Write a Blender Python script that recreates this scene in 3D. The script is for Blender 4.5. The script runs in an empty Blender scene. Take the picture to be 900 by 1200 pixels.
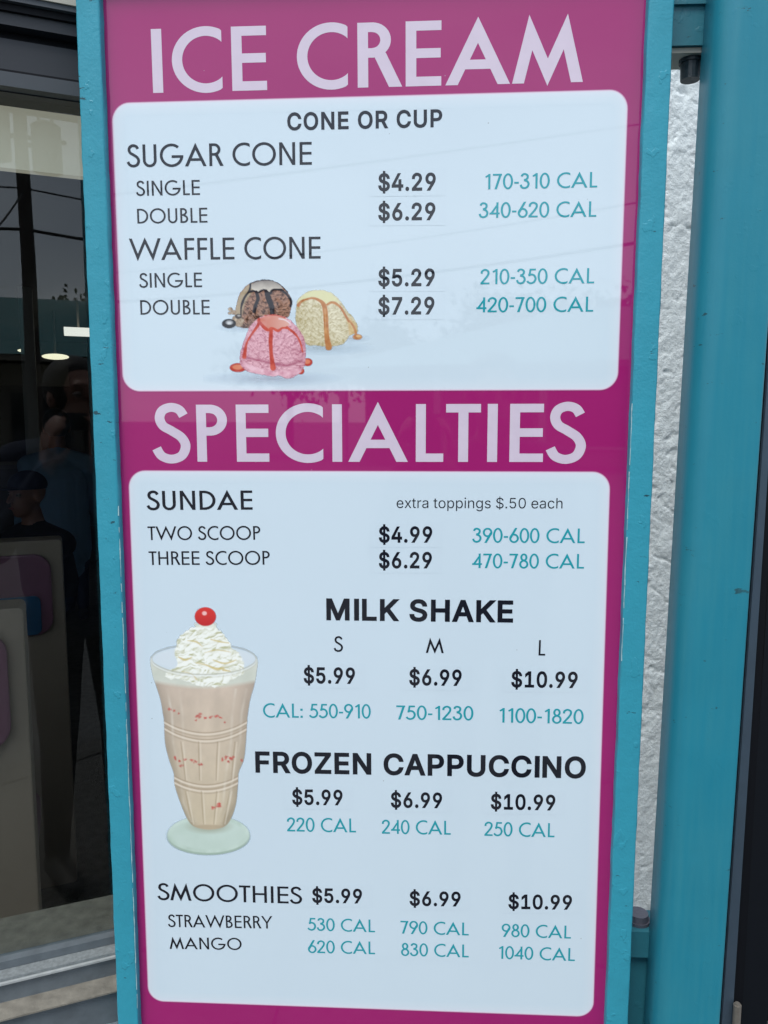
import bpy, bmesh, math, random, json
import numpy as np
from mathutils import Vector, Matrix, Euler
from mathutils.geometry import delaunay_2d_cdt
random.seed(7); rng = np.random.default_rng(7)
S = bpy.context.scene
C = S.collection
rad = math.radians

# ---------------------------------------------------------------- camera
EYE = 1.5
CAMP = Vector((0.3605, -0.8962, EYE))
YAW, PITCH, ROLL = -0.04772522, 0.11985678, 0.00345666
F, CX, CY = 900.0, 450.0, 600.0          # focal length in units of the 900 x 1200 picture
def cam_axes():
    cy, sy, cp, sp = math.cos(YAW), math.sin(YAW), math.cos(PITCH), math.sin(PITCH)
    cr, sr = math.cos(ROLL), math.sin(ROLL)
    f = Vector((sy*cp, cy*cp, -sp)); r = Vector((cy, -sy, 0)); u = r.cross(f)
    return cr*r + sr*u, -sr*r + cr*u, f
R_, U_, F_ = cam_axes()
cam = bpy.data.objects.new('camera', bpy.data.cameras.new('camera')); C.objects.link(cam)
cam.matrix_world = Matrix(((R_.x, U_.x, -F_.x, CAMP.x), (R_.y, U_.y, -F_.y, CAMP.y), (R_.z, U_.z, -F_.z, CAMP.z), (0, 0, 0, 1)))
cam.data.sensor_fit = 'VERTICAL'; cam.data.sensor_height = 36; cam.data.lens = F/1200*36
cam.data.clip_start = 0.02; cam.data.clip_end = 2000
S.camera = cam

# ---------------------------------------------------------------- sky and sun
SUN_EL, SUN_AZ = rad(58), rad(200)       # high, behind the camera
w = bpy.data.worlds.new('World'); S.world = w; w.use_nodes = True
nt = w.node_tree; N = nt.nodes; L = nt.links
bg = N['Background']; bg.inputs['Strength'].default_value = 0.12
sky = N.new('ShaderNodeTexSky'); sky.sky_type = 'NISHITA'; sky.sun_disc = False
sky.sun_elevation = SUN_EL; sky.sun_rotation = SUN_AZ
tc = N.new('ShaderNodeTexCoord'); mp = N.new('ShaderNodeMapping'); mp.inputs['Scale'].default_value = (1.2, 1.2, 4.0)
nz = N.new('ShaderNodeTexNoise'); nz.inputs['Scale'].default_value = 1.7; nz.inputs['Detail'].default_value = 7; nz.inputs['Roughness'].default_value = .55
cr = N.new('ShaderNodeValToRGB'); cr.color_ramp.elements[0].position = .3; cr.color_ramp.elements[1].position = .75
cr.color_ramp.elements[0].color = (4.1, 4.6, 5.3, 1); cr.color_ramp.elements[1].color = (6.8, 7.2, 7.6, 1)
mx = N.new('ShaderNodeMixRGB'); mx.inputs[0].default_value = .8
L.new(tc.outputs['Generated'], mp.inputs[0]); L.new(mp.outputs[0], nz.inputs['Vector']); L.new(nz.outputs['Fac'], cr.inputs[0])
L.new(sky.outputs[0], mx.inputs[1]); L.new(cr.outputs[0], mx.inputs[2]); L.new(mx.outputs[0], bg.inputs['Color'])
sun = bpy.data.objects.new('sun', bpy.data.lights.new('sun', 'SUN')); C.objects.link(sun)
sun.data.energy = 1.2; sun.data.angle = rad(25); sun.data.color = (1, .97, .92)
sd = Vector((math.sin(SUN_AZ)*math.cos(SUN_EL), math.cos(SUN_AZ)*math.cos(SUN_EL), math.sin(SUN_EL)))
sun.rotation_euler = sd.to_track_quat('Z', 'Y').to_euler(); sun.location = sd*30
S.view_settings.view_transform = 'Standard'; S.view_settings.look = 'None'
S.view_settings.exposure = 0.83; S.view_settings.gamma = 1; S.view_settings.use_curve_mapping = False
S.cycles.max_bounces = 8; S.cycles.transparent_max_bounces = 12

# ---------------------------------------------------------------- geometry of the view
def ray(px, py): return (F_ + (px-CX)/F*R_ - (py-CY)/F*U_).normalized()
def at(px, py, Y=0.0):                   # where a sight line meets the upright plane y = Y
    d = ray(px, py); return CAMP + d*((Y-CAMP.y)/d.y)
# the slanted shop window: origin, direction along it, direction into the shop
WD = Vector((math.sin(rad(65.5)), math.cos(rad(65.5)), 0)); WN = Vector((-WD.y, WD.x, 0))
W0 = at(100, 491, 0.065); W0.z = 0
def win(u, v, z): return W0 + WD*u + WN*v + Vector((0, 0, z))
def onwin(px, py, v=0.0):                # (u, z) of a sight line on the window plane shifted v inward
    d = ray(px, py); t = (W0 + WN*v - CAMP).dot(WN)/d.dot(WN); p = CAMP + d*t
    return (p-W0).dot(WD), p.z
def inside(px, py, dist): return CAMP + ray(px, py)*dist
def mirrored(px, py, dist):              # a place in the street that the window reflects
    d = ray(px, py); t = (W0-CAMP).dot(WN)/d.dot(WN); p = CAMP + d*t
    r = d - 2*d.dot(WN)*WN
    return p + r*(dist-t)

# ---------------------------------------------------------------- materials
def mat(name, col, rough=.5, spec=.5, bump=0, bscale=60, var=0, vscale=8, metal=0, coat=0, emit=None, estr=0, bdist=.002, ior=1.5, detail=6):
    m = bpy.data.materials.new(name); m.use_nodes = True
    n = m.node_tree.nodes; l = m.node_tree.links; b = n['Principled BSDF']
    b.inputs['Base Color'].default_value = (*col, 1); b.inputs['Roughness'].default_value = rough
    b.inputs['Metallic'].default_value = metal; b.inputs['IOR'].default_value = ior
    b.inputs['Specular IOR Level'].default_value = spec
    if coat: b.inputs['Coat Weight'].default_value = 1; b.inputs['Coat Roughness'].default_value = .02; b.inputs['Coat IOR'].default_value = 1.6; b.inputs['Specular IOR Level'].default_value = 0
    t = n.new('ShaderNodeTexCoord')
    nn = n.new('ShaderNodeTexNoise'); nn.inputs['Scale'].default_value = vscale; nn.inputs['Detail'].default_value = detail
    l.new(t.outputs['Object'], nn.inputs['Vector'])
    mxx = n.new('ShaderNodeMixRGB'); mxx.inputs[1].default_value = (*[c*(1-var) for c in col], 1); mxx.inputs[2].default_value = (*[min(1, c*(1+var)) for c in col], 1)
    l.new(nn.outputs['Fac'], mxx.inputs[0]); l.new(mxx.outputs[0], b.inputs['Base Color'])
    if bump:
        bn = n.new('ShaderNodeTexNoise'); bn.inputs['Scale'].default_value = bscale; bn.inputs['Detail'].default_value = 5
        l.new(t.outputs['Object'], bn.inputs['Vector'])
        bb = n.new('ShaderNodeBump'); bb.inputs['Strength'].default_value = bump; bb.inputs['Distance'].default_value = bdist
        l.new(bn.outputs['Fac'], bb.inputs['Height']); l.new(bb.outputs[0], b.inputs['Normal'])
    if emit: b.inputs['Emission Color'].default_value = (*emit, 1); b.inputs['Emission Strength'].default_value = estr
    return m

def flecks(m, scale, r_, keep, col):
    n = m.node_tree.nodes; l = m.node_tree.links; b = n['Principled BSDF']; t = n.new('ShaderNodeTexCoord'); v = n.new('ShaderNodeTexVoronoi'); v.inputs['Scale'].default_value = scale
    l.new(t.outputs['Object'], v.inputs['Vector']); c = n.new('ShaderNodeMath'); c.operation = 'LESS_THAN'; c.inputs[1].default_value = r_; l.new(v.outputs['Distance'], c.inputs[0])
    s_ = n.new('ShaderNodeSeparateColor'); l.new(v.outputs['Color'], s_.inputs[0]); k = n.new('ShaderNodeMath'); k.operation = 'GREATER_THAN'; k.inputs[1].default_value = keep; l.new(s_.outputs[0], k.inputs[0])
    f = n.new('ShaderNodeMath'); f.operation = 'MULTIPLY'; l.new(c.outputs[0], f.inputs[0]); l.new(k.outputs[0], f.inputs[1]); g = n.new('ShaderNodeMath'); g.operation = 'MULTIPLY'; g.inputs[1].default_value = .55; l.new(f.outputs[0], g.inputs[0])
    src = b.inputs['Base Color'].links[0].from_socket; mm = n.new('ShaderNodeMixRGB'); mm.inputs[2].default_value = (*col, 1); l.new(src, mm.inputs[1]); l.new(g.outputs[0], mm.inputs[0]); l.new(mm.outputs[0], b.inputs['Base Color'])
def teal_paint(name, col, chips=True, rough=.38, lumps=.5):
    m = mat(name, col, rough, spec=.35, bump=0, var=.1, vscale=14)
    n = m.node_tree.nodes; l = m.node_tree.links; b = n['Principled BSDF']
    t = n.new('ShaderNodeTexCoord')
    # thick brushed paint: soft lumps, blisters that stop at a sharp lip, fine grain
    a = n.new('ShaderNodeTexNoise'); a.inputs['Scale'].default_value = 55; a.inputs['Detail'].default_value = 3
    mp = n.new('ShaderNodeMapping'); mp.inputs['Scale'].default_value = (1, 1, .75)
    l.new(t.outputs['Object'], mp.inputs[0]); l.new(mp.outputs[0], a.inputs['Vector'])
    r = n.new('ShaderNodeValToRGB'); r.color_ramp.elements[0].position = .655; r.color_ramp.elements[1].position = .67
    l.new(a.outputs['Fac'], r.inputs[0])
    f = n.new('ShaderNodeTexNoise'); f.inputs['Scale'].default_value = 330; f.inputs['Detail'].default_value = 3
    l.new(t.outputs['Object'], f.inputs['Vector'])
    b1 = n.new('ShaderNodeBump'); b1.inputs['Strength'].default_value = lumps; b1.inputs['Distance'].default_value = .0006
    b2 = n.new('ShaderNodeBump'); b2.inputs['Strength'].default_value = .5*lumps; b2.inputs['Distance'].default_value = .004
    b3 = n.new('ShaderNodeBump'); b3.inputs['Strength'].default_value = .8*lumps; b3.inputs['Distance'].default_value = .0008
    l.new(r.outputs[0], b1.inputs['Height']); l.new(a.outputs['Fac'], b2.inputs['Height']); l.new(f.outputs['Fac'], b3.inputs['Height'])
    l.new(b1.outputs[0], b2.inputs['Normal']); l.new(b2.outputs[0], b3.inputs['Normal']); l.new(b3.outputs[0], b.inputs['Normal'])
    if chips:
        c = n.new('ShaderNodeTexNoise'); c.inputs['Scale'].default_value = 34; c.inputs['Detail'].default_value = 8; c.inputs['Roughness'].default_value = .68
        mp2 = n.new('ShaderNodeMapping'); mp2.inputs['Scale'].default_value = (1, 1, 2.6); mp2.inputs['Location'].default_value = (3.1, 2.2, 5)
        l.new(t.outputs['Object'], mp2.inputs[0]); l.new(mp2.outputs[0], c.inputs['Vector'])
        r2 = n.new('ShaderNodeValToRGB'); r2.color_ramp.elements[0].position = .66; r2.color_ramp.elements[1].position = .675
        l.new(c.outputs['Fac'], r2.inputs[0])
        mm = n.new('ShaderNodeMixRGB'); mm.inputs[2].default_value = (.02, .07, .09, 1)
        src = b.inputs['Base Color'].links[0].from_socket
        l.new(src, mm.inputs[1]); l.new(r2.outputs[0], mm.inputs[0]); l.new(mm.outputs[0], b.inputs['Base Color'])
    return m

M = {}
TEAL = (.036, .305, .41)
M['teal'] = teal_paint('teal_frame_paint', TEAL)
M['teal_col'] = teal_paint('teal_column_paint', (.015, .213, .30), rough=.36, lumps=.13)
M['teal_dark'] = teal_paint('teal_bracket_paint', (.03, .17, .22), rough=.4, lumps=.3)
M['pink'] = mat('magenta_print', (.365, .017, .158), .22, var=.07, vscale=5, coat=.8, bump=.05, bscale=9, bdist=.004)
M['white'] = mat('white_print', (.665, .785, .865), .22, var=.03, vscale=4, coat=.8, bump=.04, bscale=9, bdist=.004)
flecks(M['white'], 45, .035, .8, (.25, .28, .30)); flecks(M['pink'], 60, .04, .8, (.45, .30, .40))
M['rim'] = mat('pale_pink_print_edge', (.75, .58, .74), .25, coat=.8)
M['patch'] = mat('price_sticker_vinyl', (.66, .779, .86), .3, var=.03, vscale=4, coat=.6)
M['ink'] = mat('black_print', (.012, .014, .022), .25, coat=.7)
M['ink_teal'] = mat('turquoise_print', (.02, .35, .42), .25, coat=.7)
M['letter'] = mat('pale_lilac_print', (.68, .585, .70), .25, var=.06, vscale=60, coat=.8)
M['steel'] = mat('weathered_bolt_steel', (.16, .16, .20), .5, metal=.6, bump=.4, bscale=300)
M['blackbolt'] = mat('dark_bolt_paint', (.02, .035, .045), .45, bump=.3, bscale=200)
M['alu'] = mat('blue_grey_aluminium', (.07, .105, .145), .38, metal=.3, var=.15, vscale=20)
M['sillgrey'] = mat('speckled_grey_sill', (.20, .22, .225), .6, var=.5, vscale=200, bump=.4, bscale=400)
M['silllight'] = mat('worn_pale_sill_edge', (.36, .38, .38), .55, var=.3, vscale=90)
M['sillblue'] = mat('slate_metal_flashing', (.115, .135, .15), .5, var=.4, vscale=35, bump=.3, bscale=150)
M['ledge'] = mat('dusty_brown_ledge', (.20, .185, .155), .8, var=.6, vscale=55, detail=10, bump=.6, bscale=120)
M['black'] = mat('black_rubber', (.004, .005, .008), .6, spec=.2)
M['darkframe'] = mat('dark_bronze_frame', (.018, .022, .03), .5, var=.2, vscale=10)
M['doorblack'] = mat('black_painted_door', (.004, .006, .010), .55, spec=.25)
M['slate'] = mat('slate_frame', (.05, .06, .072), .55, var=.15, vscale=15)
M['cream'] = mat('glowing_cream_board', (.66, .62, .50), .6, var=.04, vscale=6, emit=(1, .93, .74), estr=.16)  # emission added to brighten the board; no lamp stands behind it
M['soffit'] = mat('cream_soffit', (.45, .43, .37), .7, var=.15, vscale=20)
M['brass'] = mat('dull_hinge_metal', (.34, .31, .27), .45, metal=.6, var=.3, vscale=80)

def glass_mat(name, tint, base=.045, extra=1.0):
    m = bpy.data.materials.new(name); m.use_nodes = True
    n = m.node_tree.nodes; l = m.node_tree.links; n.remove(n['Principled BSDF'])
    tr = n.new('ShaderNodeBsdfTransparent'); tr.inputs[0].default_value = (*tint, 1)
    gl = n.new('ShaderNodeBsdfGlossy'); gl.inputs['Roughness'].default_value = 0.0; gl.inputs['Color'].default_value = (extra, extra, extra, 1)
    fr = n.new('ShaderNodeLayerWeight'); fr.inputs['Blend'].default_value = .5; pw = n.new('ShaderNodeMath'); pw.operation = 'POWER'; pw.inputs[1].default_value = 5
    # a faint waviness of the sheet
    t = n.new('ShaderNodeTexCoord'); nn = n.new('ShaderNodeTexNoise'); nn.inputs['Scale'].default_value = 2.0
    bb = n.new('ShaderNodeBump'); bb.inputs['Strength'].default_value = .05; bb.inputs['Distance'].default_value = .01
    l.new(t.outputs['Object'], nn.inputs['Vector']); l.new(nn.outputs['Fac'], bb.inputs['Height']); l.new(bb.outputs[0], gl.inputs['Normal'])
    mm = n.new('ShaderNodeMath'); mm.operation = 'MULTIPLY_ADD'; mm.inputs[1].default_value = .9; mm.inputs[2].default_value = base   # each face of the pane
    mi = n.new('ShaderNodeMixShader')
    l.new(fr.outputs['Facing'], pw.inputs[0]); l.new(pw.outputs[0], mm.inputs[0]); l.new(mm.outputs[0], mi.inputs[0]); l.new(tr.outputs[0], mi.inputs[1]); l.new(gl.outputs[0], mi.inputs[2])
    l.new(mi.outputs[0], n['Material Output'].inputs[0]); return m
M['glass'] = glass_mat('shop_window_glass', (.84, .87, .87), .035)
M['darkglass'] = glass_mat('dark_tinted_glass', (.10, .12, .14))

# ---------------------------------------------------------------- object helpers
def tag(o, label=None, cat=None, group=None, kind=None):
    if label: o['label'] = label
    if cat: o['category'] = cat
    if group: o['group'] = group
    if kind: o['kind'] = kind
    return o
def empty(name, loc, label=None, cat=None, group=None, rz=0):
    o = bpy.data.objects.new(name, None); C.objects.link(o); o.location = loc; o.rotation_euler = (0, 0, rz)
    return tag(o, label, cat, group)
def link(name, me, m=None, parent=None, smooth=False):
    o = bpy.data.objects.new(name, me); C.objects.link(o)
    if m is not None: me.materials.append(m)
    if smooth: me.polygons.foreach_set('use_smooth', [True]*len(me.polygons))
    if parent is not None:
        o.parent = parent
        if parent.parent is not None: o.matrix_parent_inverse = (parent.parent.matrix_basis @ parent.matrix_basis).inverted() if False else Matrix.Identity(4)
    return o
# every part is modelled in world coordinates; things sit at their base, so shift meshes by the root's place
def root_of(p):
    while p.parent is not None: p = p.parent
    return p
def part(name, bm, m, parent=None, smooth=False, bevel=0, seg=2, label=None):
    if bevel:
        es = [e for e in bm.edges if len(e.link_faces) == 2 and e.calc_face_angle(0) > .6]
        bmesh.ops.bevel(bm, geom=es, offset=bevel, segments=seg, affect='EDGES', profile=.6)
    me = bpy.data.meshes.new(name)
    if parent is not None:
        r = root_of(parent)
        if r.type == 'EMPTY': bm.transform((Matrix.Translation(r.location) @ r.rotation_euler.to_matrix().to_4x4()).inverted())
    bm.to_mesh(me); bm.free()
    o = link(name, me, m, parent, smooth)
    if label: o['label'] = label
    return o
def box_pts(bm, P):                      # P: 8 points, bottom ring then top ring
    v = [bm.verts.new(p) for p in P]
    for f in ((3, 2, 1, 0), (4, 5, 6, 7), (0, 1, 5, 4), (1, 2, 6, 5), (2, 3, 7, 6), (3, 0, 4, 7)): bm.faces.new([v[i] for i in f])
    return v
def box(bm, x0, x1, y0, y1, z0, z1, fn=None):
    P = [Vector(p) for p in ((x0, y0, z0), (x1, y0, z0), (x1, y1, z0), (x0, y1, z0), (x0, y0, z1), (x1, y0, z1), (x1, y1, z1), (x0, y1, z1))]
    if fn: P = [fn(*p) for p in P]
    box_pts(bm, P); return bm
def bx(*a, fn=None): return box(bmesh.new(), *a, fn=fn)
def cyl(bm, p0, p1, r0, r1=None, n=16, caps=True):
    p0, p1 = Vector(p0), Vector(p1); r1 = r0 if r1 is None else r1
    q = (p1-p0).normalized().to_track_quat('Z', 'Y')
    rings = [[bm.verts.new(p + q @ Vector((r*math.cos(2*math.pi*i/n), r*math.sin(2*math.pi*i/n), 0))) for i in range(n)] for p, r in ((p0, r0), (p1, r1))]
    for i in range(n): bm.faces.new((rings[0][i], rings[0][(i+1) % n], rings[1][(i+1) % n], rings[1][i]))
    if caps: bm.faces.new(rings[0][::-1]); bm.faces.new(rings[1])
    return bm

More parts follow.
